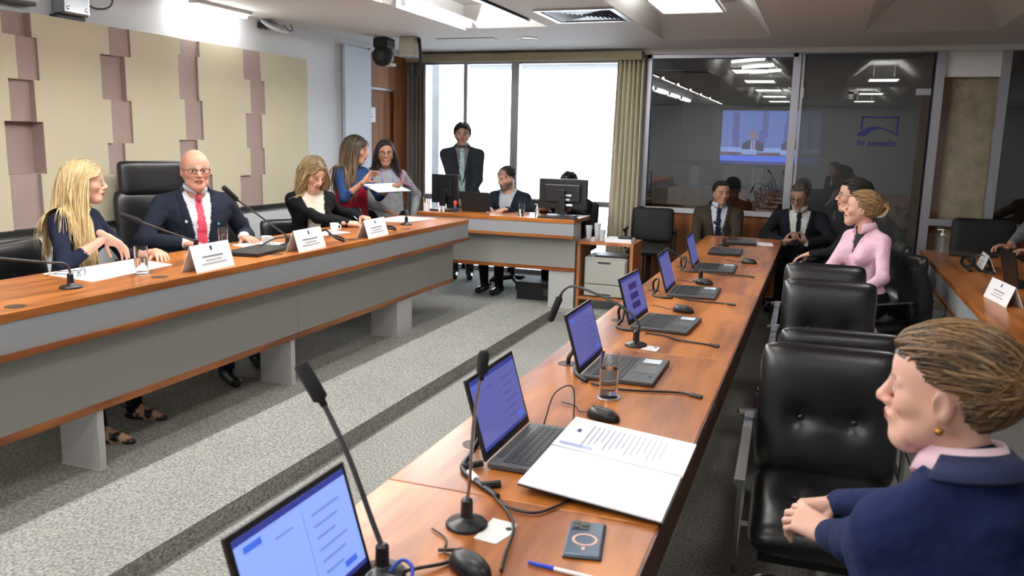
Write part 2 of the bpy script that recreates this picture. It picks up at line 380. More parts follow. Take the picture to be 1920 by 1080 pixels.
# outside: concrete pillar and slab of the building
M_conc = mat('concrete', rgb(96, 98, 98), .9, noise=(6, .12), bump=(30, .3, .01))
tag(MB().box(-5.5, -4.86, 9.75, 10.35, -.09, 2.94).build('concrete_pillar', M_conc), 'pale concrete pillar outside the window', 'pillar')
tag(MB().box(-5.2, -2.0, 11.95, 12.6, 2.69, 3.4).build('concrete_eave', M_conc), 'concrete eave outside above the window', 'eave')
tag(MB().box(-6.4, -1.85, 9.35, 14.0, -.6, -.1).build('outdoor_terrace', M_conc), 'light concrete terrace outside the window', 'terrace')

# ---------------------------------------------------------------- glass partition and control room behind it
M_gl = glass_mat('partition_glass', (.72, .74, .74, 1), .05)
M_gld = glass_mat('door_glass', (.34, .36, .36, 1), .04, haze=.35, haze_col=rgb(112, 116, 116))  # diffuse grey paints the room's reflection into the pane
w2 = struct(MB().box(-1.82, -.3, YW-.05, YW+.05, .885, .935).build('window_2', mat('white_alu', rgb(200, 200, 206), .4, .2)))
MB().box(-1.82, -1.77, YW-.05, YW+.05, .02, 2.54).build('mullion', M_alu, w2)
MB().box(-.345, -.27, YW-.05, YW+.05, .02, 2.56).build('mullion', M_alu, w2)
MB().box(-1.82, -.3, YW-.05, YW+.05, 2.50, 2.56).build('head_rail', M_alu, w2)
MB().box(-1.77, -.345, YW-.004, YW+.004, .935, 2.5).build('pane', M_gl, w2)
MB().box(-1.77, -.345, YW-.02, YW+.02, .04, .885).build('dado_panel', M_woodv, w2)
MB().box(-1.82, -.3, YW-.03, YW+.03, 0, .05).build('kick_rail', M_alu, w2)
d2 = struct(MB().box(-.262, .93, YW-.006, YW+.006, .18, 2.53).build('door_2', M_gld))
MB().box(-.27, 1.0, YW-.04, YW+.04, 2.53, 2.57).build('door_head', M_alu, d2)
MB().box(-.262, .93, YW-.02, YW+.02, .01, .16).build('kick_plate', M_black, d2)
MB().box(-.262, -.235, YW-.02, YW+.02, .16, 2.53).build('door_stile', M_alu, d2)
MB().box(.85, .93, YW-.018, YW+.018, .16, 2.53).build('door_stile', mat('brown_stile', rgb(62, 52, 44), .4), d2)
MB().box(.8, .93, YW-.035, YW+.03, 2.13, 2.19).build('door_patch', M_alu, d2)
MB().box(-.26, -.225, YW-.035, YW+.03, 2.1, 2.2).build('door_patch', M_alu, d2)
b = MB(); b.box(.2, .285, YW-.03, YW-.006, 2.14, 2.18); b.box(.2, .24, YW-.03, YW-.006, 2.09, 2.16); b.build('door_sensor', mat('pale_plastic', rgb(190, 190, 190), .5), d2)
# emblem and lettering on the glass door
M_logo = mat('logo_blue', rgb(22, 34, 104), .5)
lg = empty('door_emblem', (.5, YW-.008, 1.8)); lg.parent = d2
b = MB(); th = .016
b.box(.335, .675, 0, .003, 1.925-th, 1.925); b.box(.335, .335+th, 0, .003, 1.80, 1.925); b.box(.675-th, .675, 0, .003, 1.77, 1.925)
n = 24; up_, lo_ = [], []
for i in range(n+1):
    t = i/n; x = .30+.39*t
    up_.append((x, 1.735+.1*math.sin(PI*min(1, t*.99)**.85)*(1-.25*t)+.01*t))
for i in range(n+1):
    t = i/n; x = .395+.29*t
    lo_.append((x, 1.735+.075*math.sin(PI*t**.8)*(1-.2*t)))
poly = up_+[(.69, 1.735)]+lo_[::-1]
b2 = MB()
for i in range(n): b2.add([(up_[i][0], 0, up_[i][1]), (up_[i+1][0], 0, up_[i+1][1]), (lo_[i+1][0], 0, lo_[i+1][1]), (lo_[i][0], 0, lo_[i][1])], [(0, 1, 2, 3)])
lg.location = (0, YW-.01, 0)
b.build('emblem_frame', M_logo, lg); b2.build('emblem_wave', M_logo, lg)
text_obj('emblem_lettering', 'tv senado', .092, M_logo, lg, Matrix.Translation((.495, 0, 1.665)) @ Matrix.Rotation(PI/2, 4, 'X'), offset=.0022)
M_gl3 = glass_mat('bay_glass', (.95, .95, .94, 1), .01)
# posts, pillar and next glazed bay
w3 = struct(MB().box(.95, 1.03, YW-.06, YW+.06, 0, 2.57).build('window_3', M_alu))
MB().box(1.5, 1.575, YW-.06, YW+.06, 0, 2.57).build('mullion', M_alu, w3)
MB().box(1.03, 1.5, YW-.05, YW+.05, .885, .95).build('transom', M_alu, w3); MB().box(1.575, 4.6, YW-.05, YW+.05, .865, .93).build('transom', M_alu, w3)
MB().box(3.0, 3.08, YW-.06, YW+.06, 0, 2.57).build('mullion', M_alu, w3)
MB().box(1.03, 1.5, YW-.004, YW+.004, .95, 2.3).build('pane', M_gl3, w3); MB().box(1.575, 3.0, YW-.004, YW+.004, .93, 2.56).build('pane', M_gl, w3)
MB().box(3.08, 4.6, YW-.004, YW+.004, .93, 2.56).build('pane', M_gl, w3)
MB().box(1.03, 1.5, YW-.02, YW+.02, 2.3, 2.57).build('head_panel', M_ceil, w3)
MB().box(1.03, 1.5, YW-.004, YW+.004, .05, .885).build('pane', M_gl3, w3)
MB().box(1.575, 4.6, YW-.02, YW+.02, .02, .865).build('dado_panel', M_woodv, w3)
MB().box(1.03, 1.5, YW-.02, YW+.02, 0, .05).build('kick_rail', M_alu, w3)
M_stone = mat('rough_plaster', rgb(222, 206, 170), .95, noise=(7, .22), bump=(22, .9, .03))
tag(MB().box(1.13, 1.52, 9.28, 9.7, 0, 2.6).build('rough_pillar', M_stone), 'rough beige plastered pillar behind the glass bay', 'pillar')
tag(MB().box(1.02, 1.12, 9.2, 9.3, 0, 2.6).build('wooden_post', M_woodv), 'dark brown wooden post beside the plastered pillar', 'post')
b = MB(); b.box(-1.9, 4.75, 11.6, 11.75, 0, 2.6); b.box(-1.95, -1.82, 9.15, 11.7, 0, 2.6)
struct(b.build('wall_control_room', mat('control_wall', rgb(120, 122, 122), .8)))
struct(MB().box(-1.9, 4.7, 9.2, 11.7, -.1, 0).build('floor_control_room', M_carpet))
cs = empty('control_console', (-1.0, 9.5, 0), label='long brown wooden console behind the glass partition', cat='console')
MB().box(-.78, .62, -.02, .02, 0, 1.13).build('front_panel', M_woodv, cs); MB().box(-.78, .62, .02, .6, 1.09, 1.12).build('worktop', M_woodx, cs)
cs2 = empty('low_cabinet', (2.6, 10.2, 0), label='brown wooden cabinet behind the right glass bay', cat='cabinet')
MB().box(-.85, 1.4, -.02, .5, 0, 1.12).build('carcass', M_woodv, cs2)
for i in range(3): MB().box(-.84+i*.75, -.1+i*.75, -.035, -.02, .05, 1.1).build('cabinet_door', M_woodv, cs2)

# ================================================================== FURNITURE
def bench(name, label, loc, rz, L, depth, H, legs, joints=(), zf=.185, zl=.535, legx=.23, lower=True, holes=(), sections=1, cat='desk', ins=(.15, .15)):
    """long bench: front at local y=0 facing -y, length along +x"""
    e = empty(name, loc, rz, label, cat)
    t = .037
    for i in range(sections):
        a, c = L*i/sections, L*(i+1)/sections
        MB().box(a+.0008, c-.0008, -.004, depth, H-t, H).build('tabletop', M_woodx, e, bevel=.003)
    MB().box(.002, L-.002, 0, .03, H-zf+.028, H-t).build('fascia', M_lam, e)
    MB().box(0, L, -.008, .035, H-zf, H-zf+.03).build('middle_strip', M_edgex, e, bevel=.002)
    MB().box(.02, L-.02, .03, .09, H-zf+.01, H-t-.01).build('apron', M_dwood, e)
    if lower:
        js = [ins[0]]+list(joints)+[L-ins[1]]
        for a, c in zip(js[:-1], js[1:]): MB().box(a+.0015, c-.0015, .08, .1, H-zl+.03, H-zf+.004).build('lower_panel', M_lam2, e)
        MB().box(ins[0], L-ins[1], .075, .105, H-zl, H-zl+.036).build('bottom_strip', M_edgex, e, bevel=.002)
    for a, c in legs:
        MB().box(a, c, .09 if lower else .03, legx+.09, 0, H-(zl if lower else zf)).build('leg', M_leg, e, bevel=.002)
        MB().box(a-.004, c+.004, .086 if lower else .026, legx+.094, 0, .006).build('leg_foot', M_leg, e)
        MB().box(a+.01, c-.01, .11, legx+.08, H-(zl if lower else zf), H-t).build('leg_post', M_leg, e)
    for (hx, hy) in holes:
        MB().lathe([(.04, 0), (.04, .0012), (.034, .0012), (.033, .0008)], (hx, hy, H), 20).build('cable_grommet', mat('grommet_brown', rgb(58, 40, 24), .5), e)
    return e
# the presiding bench on the platform
YB0 = .5
pb = bench('presiding_bench', 'long wooden bench with grey front panels on the raised platform', (-2.88, YB0, ZP), PI/2, 6.76-YB0, .67, .833,
      [(2.735-YB0, 2.772-YB0), (4.212-YB0, 4.255-YB0), (5.594-YB0, 5.84-YB0), (1.2-YB0, 1.265-YB0)], joints=(4.28-YB0,), zf=.187, zl=.545,
      holes=[(2.373-YB0, .085), (3.169-YB0, .1), (4.1-YB0, .1), (4.95-YB0, .1), (5.75-YB0, .1)])
# the clerks' bench in front of the window
cb = bench('clerk_bench', 'wooden bench with pale grey panels in front of the window', (-3.62, 7.22, ZP), 0, 1.575, .55, .83,
      [(1.32, 1.565), (.12, .18)], zf=.175, zl=.485, ins=(.15, .004))
# the long table with the laptops
tb = bench('senators_table', 'long brown wooden table carrying a row of laptops', (-.98, 8.22, 0), -PI/2, 8.22-.2, .695, .75,
      [(.3, .36), (2.0, 2.06), (3.72, 3.78), (5.6, 5.66), (7.4, 7.46)], joints=(3.74,), zf=.17, zl=.5, sections=5,
      holes=[(8.22-2.123, .108), (8.22-3.087, .1), (8.22-3.98, .1), (8.22-4.9, .1), (8.22-5.95, .1)], cat='table')
MB().box(.02, 8.0, .655, .675, .55, .713).build('rear_apron', M_dwood, tb)  # dark tone includes the shade on the user side
MB().box(.0, 8.02, .6945, .7, .712, .749).build('shaded_edge', M_dwood, tb)  # dark strip paints the shade on the slab edge
# the desk at the right edge
rd = bench('right_desk', 'wooden desk with dark grey front at the right edge', (.875, 8.05, 0), -PI/2, 8.05-.5, .7, .75,
      [(1.5, 1.62), (4.4, 4.5), (6.5, 6.6)], zf=.19, lower=False, legx=.3)

# printer trolley
ct = empty('printer_trolley', (-2.042, 7.335, ZP), 0, 'open wooden trolley holding a printer beside the clerk bench', 'trolley')
wv = M_woodcart
MB().box(0, .028, 0, .4, 0, .605).build('side_panel', wv, ct); MB().box(.492, .52, 0, .4, 0, .605).build('side_panel', wv, ct)
MB().box(-.004, .524, -.005, .405, .605, .632).build('top_panel', wv, ct); MB().box(.028, .492, .01, .4, .09, .115).build('shelf', wv, ct)
pr_ = empty('laser_printer', (-1.98, 7.375, ZP+.115), 0, 'grey laser printer inside the wooden trolley', 'printer')
M_prn = mat('printer_grey', rgb(160, 160, 152), .5); M_prn2 = mat('printer_grey_light', rgb(172, 172, 165), .5)
MB().box(0, .4, .012, .34, .005, .37).build('body', M_prn, pr_, bevel=.012)
MB().box(.012, .385, -.004, .014, .125, .345).build('front_cover', M_prn2, pr_, bevel=.004)
MB().box(.012, .385, -.004, .014, .012, .115).build('paper_tray', M_prn2, pr_, bevel=.004)
MB().box(.13, .25, -.007, .0, .315, .332).build('cover_latch', M_dgrey, pr_); MB().box(.12, .26, -.008, .0, .022, .036).build('tray_grip', M_dgrey, pr_)
MB().box(.08, .39, .05, .3, .37, .385).build('output_lid', M_black, pr_, bevel=.004)

# ---------------------------------------------------------------- chairs
def cushion(b, w, h, t, buttons=(), crease=True, N=30, p=6, dim=.022, M4=None):
    """upholstered pad in the local xz plane, thickness along y (front at -y)"""
    def P(s): return math.sin(s*PI/2)
    vs = []; idx = {}
    for side in (-1, 1):
        for i in range(N+1):
            for j in range(N+1):
                u, v = P(-1+2*i/N), P(-1+2*j/N); edge = i in (0, N) or j in (0, N)
                if edge and side == 1: idx[(1, i, j)] = idx[(-1, i, j)]; continue
                # rounded corners
                cu = u*(1-.06*abs(v)**10); cv = v*(1-.06*abs(u)**10)
                th = t/2*((1-abs(u)**p)*(1-abs(v)**p))**.5 if not edge else 0
                y = side*th
                if side == -1:
                    for bx, bz in buttons:
                        r2 = ((u*w/2-bx)**2+(v*h/2-bz)**2); y += dim*math.exp(-r2/.0012)+.5*dim*math.exp(-r2/.009)
                    if crease and len(buttons) > 1:
                        (x0, z0), (x1, z1) = buttons[0], buttons[1]
                        if x0-.02 < u*w/2 < x1+.02: y += .008*math.exp(-((v*h/2-z0)/.012)**2)
                idx[(side, i, j)] = len(vs); vs.append(Vector((cu*w/2, y, cv*h/2)))
    fs = []
    for side in (-1, 1):
        for i in range(N):
            for j in range(N):
                q = [idx[(side, i, j)], idx[(side, i+1, j)], idx[(side, i+1, j+1)], idx[(side, i, j+1)]]
                fs.append(tuple(q if side == -1 else q[::-1]))
    if M4: vs = [M4 @ v for v in vs]
    b.add(vs, fs); return b
def leather_chair(name, label, loc, rz, top=.9, group=None):
    e = empty(name, loc, rz, label, 'chair', group)
    Ms = Matrix.Translation((0, -.01, .41)) @ Matrix.Rotation(R(-86), 4, 'X')
    seat = cushion(MB(), .47, .52, .13, [(-.09, .02), (.09, .02)], M4=Ms).build('seat', M_leather, e, smooth=True)
    hb = top-.44
    Mb = Matrix.Translation((0, .275, .44+hb/2)) @ Matrix.Rotation(R(-9), 4, 'X')
    back = cushion(MB(), .48, hb+.02, .11, [(-.09, -.02), (.09, -.02)], M4=Mb).build('backrest', M_leather, e, smooth=True)
    for sx in (-.09, .09):
        MB().lathe([(.011, 0), (.009, -.004), (.003, -.006)], Mb @ Vector((sx, -.028, -.02)), 10, Mb.to_3x3() @ Vector((0, 1, 0))).build('button', M_leather, back)
        MB().lathe([(.011, 0), (.009, -.004), (.003, -.006)], Ms @ Vector((sx, -.038, .02)), 10, Ms.to_3x3() @ Vector((0, 1, 0))).build('button', M_leather, seat)
    for s in (-1, 1):
        x0, x1 = (-.285, -.25) if s < 0 else (.25, .285)
        b = MB(); b.box(x0, x1, -.3, .36, .60, .612); a = b.build('armrest', M_steel, e, bevel=.002)
        xm = (x0+x1)/2
        b = MB(); b.box(xm-.006, xm+.006, -.3, -.265, .3, .6); b.box(xm-.006, xm+.006, .29, .325, .3, .6); b.box(xm-.006, xm+.006, -.3, .325, .3, .33); b.build('arm_frame', M_steel, e)
        b = MB(); b.box(min(x0, s*.23), max(x1, s*.23), .3, .33, .618, .645); b.lathe([(.014, 0), (.014, .02), (.008, .026)], (s*.285, .315, .63), 10, (s, 0, 0)); b.build('back_bracket', M_chrome, e)
        MB().box(min(s*.2, xm), max(s*.2, xm), .0, .04, .305, .325).build('seat_rail', M_steel, e)
    MB().box(-.2, .2, -.2, .22, .3, .34).build('seat_pan', M_matte, e, bevel=.01)
    MB().lathe([(.03, .08), (.03, .3)], (0, 0, 0), 14).build('column', M_chrome, e, smooth='auto')
    for k in range(4):
        t = PI/4+k*PI/2; d = Vector((math.cos(t), math.sin(t), 0))
        MB().tube([d*.02+Vector((0, 0, .09)), d*.2+Vector((0, 0, .07)), d*.3+Vector((0, 0, .03)), d*.3], [.022, .02, .016, .016], 8).build('base_leg', M_chrome, e, smooth=True)
    return e
leather_chair('leather_armchair', 'black tufted leather armchair empty beside the woman in navy, nearest of the row', (.1, 2.82, 0), R(2), .91)
leather_chair('leather_armchair', 'black leather armchair right behind the nearest empty tufted one', (.11, 3.78, 0), R(184), .9)
leather_chair('leather_armchair', 'black leather armchair with two buttons, in the middle of the row', (.1, 4.42, 0), R(1), .91)
leather_chair('leather_armchair', 'black leather armchair in front of the woman in pink', (.08, 5.15, 0), R(1), .9)
leather_chair('leather_armchair', 'black leather armchair the woman in the navy jacket sits on', (.35, 1.36, 0), R(128)+PI/2, 1.04)
leather_chair('leather_armchair', 'black leather armchair under the woman in the pink shirt', (.34, 6.17, 0), R(-50), .9)
leather_chair('leather_armchair', 'black leather armchair under the dark haired woman with glasses', (.33, 6.95, 0), R(-85), .9)
def low_chair(label, loc, rz, top=.95, w=.46, m=None):
    e = empty('office_chair', loc, rz, label, 'chair'); m = m or M_leather
    Ms = Matrix.Translation((0, 0, .45)) @ Matrix.Rotation(R(-88), 4, 'X'); cushion(MB(), w, .47, .09, M4=Ms, N=16).build('seat', m, e, smooth=True)
    hb = top-.5; Mb = Matrix.Translation((0, .25, .5+hb/2)) @ Matrix.Rotation(R(-7), 4, 'X'); cushion(MB(), w, hb, .08, M4=Mb, N=16).build('backrest', m, e, smooth=True)
    MB().box(-.03, .03, .235, .27, .38, .62).build('back_support', M_matte, e)
    MB().lathe([(.025, .07), (.025, .42)], (0, 0, 0), 12).build('column', M_matte, e)
    for k in range(5):
        t = .3+k*2*PI/5; d = Vector((math.cos(t), math.sin(t), 0))
        l = MB().tube([d*.02+Vector((0, 0, .085)), d*.27+Vector((0, 0, .065))], [.022, .016], 8).build('base_leg', M_matte, e)
        MB().lathe([(.026, -.012), (.026, .012)], d*.28+Vector((0, 0, .027)), 12, (-d.y, d.x, 0)).build('caster', M_matte, l)
    for s in (-1, 1):
        MB().tube([(s*(w/2-.03), .05, .42), (s*(w/2+.03), .05, .45), (s*(w/2+.035), .05, .62), (s*(w/2+.03), -.1, .645), (s*(w/2+.03), .18, .645)], .014, 8).build('armrest', M_matte, e, smooth=True)
    return e
HX = R(90)
def facing(a): return R(a)+PI/2      # chair built facing -y; turn it to face compass angle a (0 = +x)
hb_ = empty('highback_chair', (-4.0, 4.4, ZP), facing(-25), 'tall black leather swivel chair behind the bald man', 'chair')
cushion(MB(), .54, .5, .1, M4=Matrix.Translation((0, 0, .46)) @ Matrix.Rotation(R(-88), 4, 'X'), N=16).build('seat', M_leather, hb_, smooth=True)
cushion(MB(), .54, .66, .1, M4=Matrix.Translation((0, .27, .82)) @ Matrix.Rotation(R(-6), 4, 'X'), N=20, p=9).build('backrest', M_leather, hb_, smooth=True)
cushion(MB(), .46, .24, .09, M4=Matrix.Translation((0, .3, 1.215)) @ Matrix.Rotation(R(-6), 4, 'X'), N=20, p=9).build('headrest', M_leather, hb_, smooth=True)
MB().lathe([(.03, .08), (.03, .42)], (0, 0, 0), 14).build('column', M_matte, hb_)
for s in (-1, 1): MB().tube([(s*.25, .1, .44), (s*.3, .1, .47), (s*.3, .1, .66), (s*.3, -.18, .68), (s*.3, .2, .68)], .018, 8).build('armrest', M_matte, hb_, smooth=True)
for k in range(5):
    t = .3+k*2*PI/5; d = Vector((math.cos(t), math.sin(t), 0))
    l = MB().tube([d*.02+Vector((0, 0, .085)), d*.3+Vector((0, 0, .065))], [.024, .018], 8).build('base_leg', M_matte, hb_)
    MB().lathe([(.03, -.014), (.03, .014)], d*.31+Vector((0, 0, .031)), 12, (-d.y, d.x, 0)).build('caster', M_matte, l)
low_chair('wide black leather chair at the left edge under the long haired woman', (-3.82, 3.3, ZP), facing(15), .93, .62)
low_chair('black leather chair empty between the bald man and the woman in black', (-3.98, 5.05, ZP), facing(-20), .90, .5)
low_chair('black leather chair the woman in the black blazer sits on', (-3.92, 5.72, ZP), facing(-35), .84, .48)
low_chair('dark blue black chair beside the woman with the red skirt', (-3.75, 6.3, ZP), facing(-30), .9, .44)
low_chair('black swivel chair under the bearded clerk', (-3.0, 8.25, ZP), facing(-95), .9, .44, M_matte)
low_chair('black swivel chair hidden behind the right monitor of the clerk bench', (-2.38, 8.3, ZP), facing(-90), .9, .44, M_matte)
low_chair('black fabric office chair between the trolley and the glass partition', (-1.6, 8.5, ZP), facing(-85), .86, .44, M_matte)
low_chair('black chair under the man in the brown suit', (-.93, 8.68, 0), facing(-85), .88, .44, M_matte)
low_chair('black chair under the man holding a phone', (-.2, 8.68, 0), facing(-95), .9, .46, M_matte)
low_chair('black chair behind the desk at the right edge', (1.5, 8.72, 0), facing(-90), .98, .55, M_matte)

# ================================================================== LAMPS AND CEILING FITTINGS
M_lamp = mat('lamp_diffuser', (1, 1, 1, 1), .6, emit=((1, .99, .96, 1), LAMP*.36))
M_tube = mat('lamp_tube', (1, 1, 1, 1), .6, emit=((1, 1, .98, 1), LAMP*1.2))
M_cove = mat('cove_tube', (1, 1, 1, 1), .6, emit=((1, 1, .98, 1), LAMP*5.0))
M_coolp = mat('lamp_frame', rgb(225, 225, 225), .5)
def panel_lamp(label, x0, x1, y0, y1, z):
    e = empty('ceiling_lamp', ((x0+x1)/2, (y0+y1)/2, z), 0, label, 'ceiling lamp', 'square panel lamps in the ceiling coffers')
    w, d = (x1-x0)/2, (y1-y0)/2
    b = MB(); b.box(-w-.02, w+.02, -d-.02, -d, -.02, 0); b.box(-w-.02, w+.02, d, d+.02, -.02, 0); b.box(-w-.02, -w, -d, d, -.02, 0); b.box(w, w+.02, -d, d, -.02, 0); b.build('lamp_rim', M_coolp, e)
    MB().box(-w, w, -d, d, -.012, -.002).build('diffuser', M_lamp, e)
    for sx in (-1, 1): MB().tube([(sx*w*.7, 0, 0), (sx*w*.7, 0, .225)], .004, 6).build('hanger', M_coolp, e)
panel_lamp('bright square ceiling lamp at the top edge right of the air vent', -1.22, -.78, 5.97, 6.6, ZC+.03)
ORD = ('second', 'third', 'fourth', 'fifth', 'sixth', 'seventh')
for k, y in enumerate((4.4, 2.2, .2, -1.8)): panel_lamp('square ceiling lamp above the laptop table, %s from the glass partition' % ORD[k], -1.22, -.78, y-.3, y+.3, ZC+.03)
for k, y in enumerate((4.6, 1.2, -1.6)): panel_lamp('square ceiling lamp above the right hand seats, %s from the glass partition' % ('first',)[0] if k == 0 else 'square ceiling lamp above the right hand seats, %s from the glass partition' % ORD[k-1], .55, .95, y-.3, y+.3, ZC+.03)
def batten(label, x, y0, y1, z, tube=True):
    e = empty('tube_lamp', (x, (y0+y1)/2, z), 0, label, 'tube lamp', 'fluorescent tube lamps in the long trough'); h = (y1-y0)/2
    b = MB(); b.box(.025, .045, -h, h, -.02, .06); b.box(-.03, .045, -h, h, .05, .06); b.build('reflector', mat('reflector_black', rgb(30, 30, 30), .5), e)
    MB().tube([(0, -h+.02, 0), (0, h-.02, 0)], .018, 10).build('tube', M_tube, e)
batten('fluorescent tube lamp in the ceiling trough left of the air vent', -2.36, 5.55, 6.65, ZC+.01)
for k, y in enumerate((4.7, 3.3, 1.9, .5, -.9, -2.2)): batten('fluorescent tube lamp in the long trough, %s from the window' % ORD[k], -2.36, y-.55, y+.55, ZC+.01)
for k, y in enumerate((6.35, 4.85, 3.35, 1.85, .35, -1.15)):
    e = empty('cove_lamp', (-2.98, y, ZC+.015), 0, 'hidden cove tube at the far left edge of the ceiling trough' if k == 0 else 'hidden cove tube along the left edge of the trough, %s from the window' % ORD[k-1], 'tube lamp', 'cove tubes in the long trough')
    MB().tube([(0, -.6, 0), (0, .6, 0)], .018, 10).build('tube', M_cove, e); b = MB(); b.box(-.06, .055, -.64, .64, .03, .04); b.box(-.06, -.05, -.64, .64, -.035, .03); b.build('reflector', M_coolp, e)  # cover and left lip added to keep light off trough and wall
    for s_ in (-1, 1): MB().box(-.02, .02, s_*.62-.02, s_*.62+.02, -.02, .03).build('end_socket', M_coolp, e)
e = empty('wall_washer_lamp', (-4.44, 5.5, ZC-.005), 0, 'slim fluorescent lamp washing the top of the left wall', 'tube lamp')
MB().box(-.03, .05, -.32, .32, -.018, .004).build('housing', M_coolp, e); MB().tube([(0, -.3, -.03), (0, .3, -.03)], .016, 10).build('tube', mat('wall_tube', (1, 1, 1, 1), .6, emit=((1, 1, .98, 1), LAMP*2.0)), e)
# air vent with slats
e = empty('air_vent', (-1.81, 6.47, ZC-.001), 0, 'square aluminium air vent in the ceiling', 'air vent')
b = MB(); b.box(-.31, .31, -.33, -.29, -.012, 0); b.box(-.31, .31, .29, .33, -.012, 0); b.box(-.31, -.27, -.29, .29, -.012, 0); b.box(.27, .31, -.29, .29, -.012, 0); b.build('vent_frame', M_alu, e)
MB().box(-.27, .27, -.29, .29, -.003, -.001).build('vent_back', M_dgrey, e)
for i in range(9):
    k = .03+i*.03
    for s in (-1, 1):
        Mr = Matrix.Translation((s*(.27-k), 0, -.008)) @ Matrix.Rotation(s*R(35), 4, 'Y')
        h = .28-k*.9
        MB().box(-.009, .009, -h, h, -.0012, .0012, Mr).build('slat', M_alu, e)
e = empty('recessed_spotlight', (-2.73, 7.78, ZC), 0, 'small round recessed spotlight above the clerk bench', 'spotlight')
MB().lathe([(.10, 0), (.10, -.008), (.075, -.01), (.07, .0)], (0, 0, 0), 24).build('trim_ring', M_coolp, e, smooth='auto'); MB().lathe([(.066, -.004), (.0, -.003)], (0, 0, 0), 20).build('glass', mat('spot_glass', rgb(150, 140, 100), .2), e)
e = empty('ceiling_speaker', (-.85, 7.1, ZC+.18), 0, 'flat round speaker grille in the ceiling by the square lamp', 'speaker')
MB().lathe([(.11, 0), (.11, -.008), (.09, -.012), (.0, -.012)], (0, 0, 0), 24).build('grille', mat('grille_grey', rgb(168, 167, 165), .7), e)
e = empty('ceiling_hatch', (-3.35, 7.75, ZC), 0, 'thin rectangular access hatch in the ceiling near the window', 'hatch')
MB().box(-.3, .3, -.06, .06, -.006, 0).build('hatch_door', M_ceil, e); MB().box(-.3, .3, -.068, -.062, -.004, 0).build('hatch_gap', M_dgrey, e)
# left wall devices
e = empty('projector_box', (-4.6, 3.78, 2.46), 0, 'white rounded device box high on the left wall at the edge', 'device')
MB().box(0, .13, -.1, .13, -.1, .12).build('casing', mat('device_white', rgb(205, 205, 205), .4), e, bevel=.02); MB().box(.02, .11, -.095, .12, -.118, -.1).build('base_plate', M_dgrey, e, bevel=.004)
MB().box(.131, .134, .06, .11, -.06, -.03).build('status_label', M_inkb, e)
e = empty('wall_speaker', (-4.6, 4.19, 2.5), 0, 'chrome fronted box on a bracket high on the left wall', 'speaker')
MB().box(.02, .12, -.1, .1, -.17, .1).build('casing', M_steel, e, bevel=.015); MB().box(0, .06, -.11, .11, -.19, -.17).build('bracket', M_dgrey, e)
for y in (-.07, .07): MB().lathe([(.012, 0), (.012, .006), (.006, .009)], (.12, y, -.13), 10, (1, 0, 0)).build('screw', M_chrome, e)
tag(MB().tube(cat_rom([(-4.56, 4.32, 2.58), (-4.57, 4.33, 2.45), (-4.57, 4.43, 2.41), (-4.57, 4.55, 2.45), (-4.56, 4.57, 2.58)]), .006, 6).build('loose_cable', M_dgrey, smooth=True), 'thin grey cable loop hanging on the left wall near the ceiling', 'cable')
e = empty('access_point', (-4.47, 6.22, 2.53), 0, 'white rounded network access point where left wall meets ceiling', 'access point')
Mx = Matrix.Rotation(R(28), 4, 'Y')
b = MB(); b.lathe([(.0, -.03), (.08, -.026), (.125, -.008), (.125, .004), (.1, .012), (0, .014)], (0, 0, 0), 28); b.v = [tuple(Mx @ Vector(v)) for v in b.v]
b.build('shell', mat('device_white', rgb(205, 205, 205), .4), e, smooth=True); MB().box(-.13, -.02, -.06, .06, -.02, .03).build('bracket', M_black, e)
MB().tube(cat_rom([(.02, .1, .02), (.03, .17, -.02), (.03, .22, .0), (.02, .2, .04)]), .006, 6).build('cable', mat('cable_blue', rgb(110, 125, 140), .5), e, smooth=True)
# robotic camera hanging from the soffit
e = empty('robotic_camera', (-4.12, 7.5, 2.58), 0, 'black robotic camera hanging upside down from the ceiling near the door', 'camera')
MB().box(-.075, .075, -.1, .1, -.11, -.01).build('base', M_matte, e, bevel=.02)
MB().lathe([(.03, -.09), (.085, -.085), (.1, -.03), (.1, .04), (.08, .09), (.03, .1)], (0, -.02, -.18), 20, (.25, -1, -.1)).build('head', M_matte, e, smooth=True)
MB().lathe([(.045, 0), (.045, .03), (.035, .03), (.03, .022)], (.028, -.12, -.19), 18, (.25, -1, -.1)).build('lens', M_black, e)
MB().box(-.05, .09, -.03, .08, -.275, -.245).build('foot_plate', mat('cream_plastic', rgb(196, 190, 165), .5), e, bevel=.004)
e = empty('cable_box', (-3.86, 7.55, 2.42), 0, 'grey metal cable box beside the hanging camera', 'cable box')
MB().box(-.08, .08, -.08, .08, -.02, .155).build('casing', mat('box_beige', rgb(170, 166, 150), .6), e, bevel=.004); MB().box(-.085, .085, -.085, .085, -.03, -.02).build('lid', M_alu, e)
for k, (dx, zz) in enumerate(((.09, -.3), (.1, -.25))):
    MB().tube(cat_rom([(dx, 0, .15), (dx+.02, -.01, 0), (dx, .02, -.14), (dx-.06-.02*k, .03, zz*.8), (dx-.1, .02, -.08)]), .011, 8).build('hanging_cable', M_rubber, e, smooth=True)
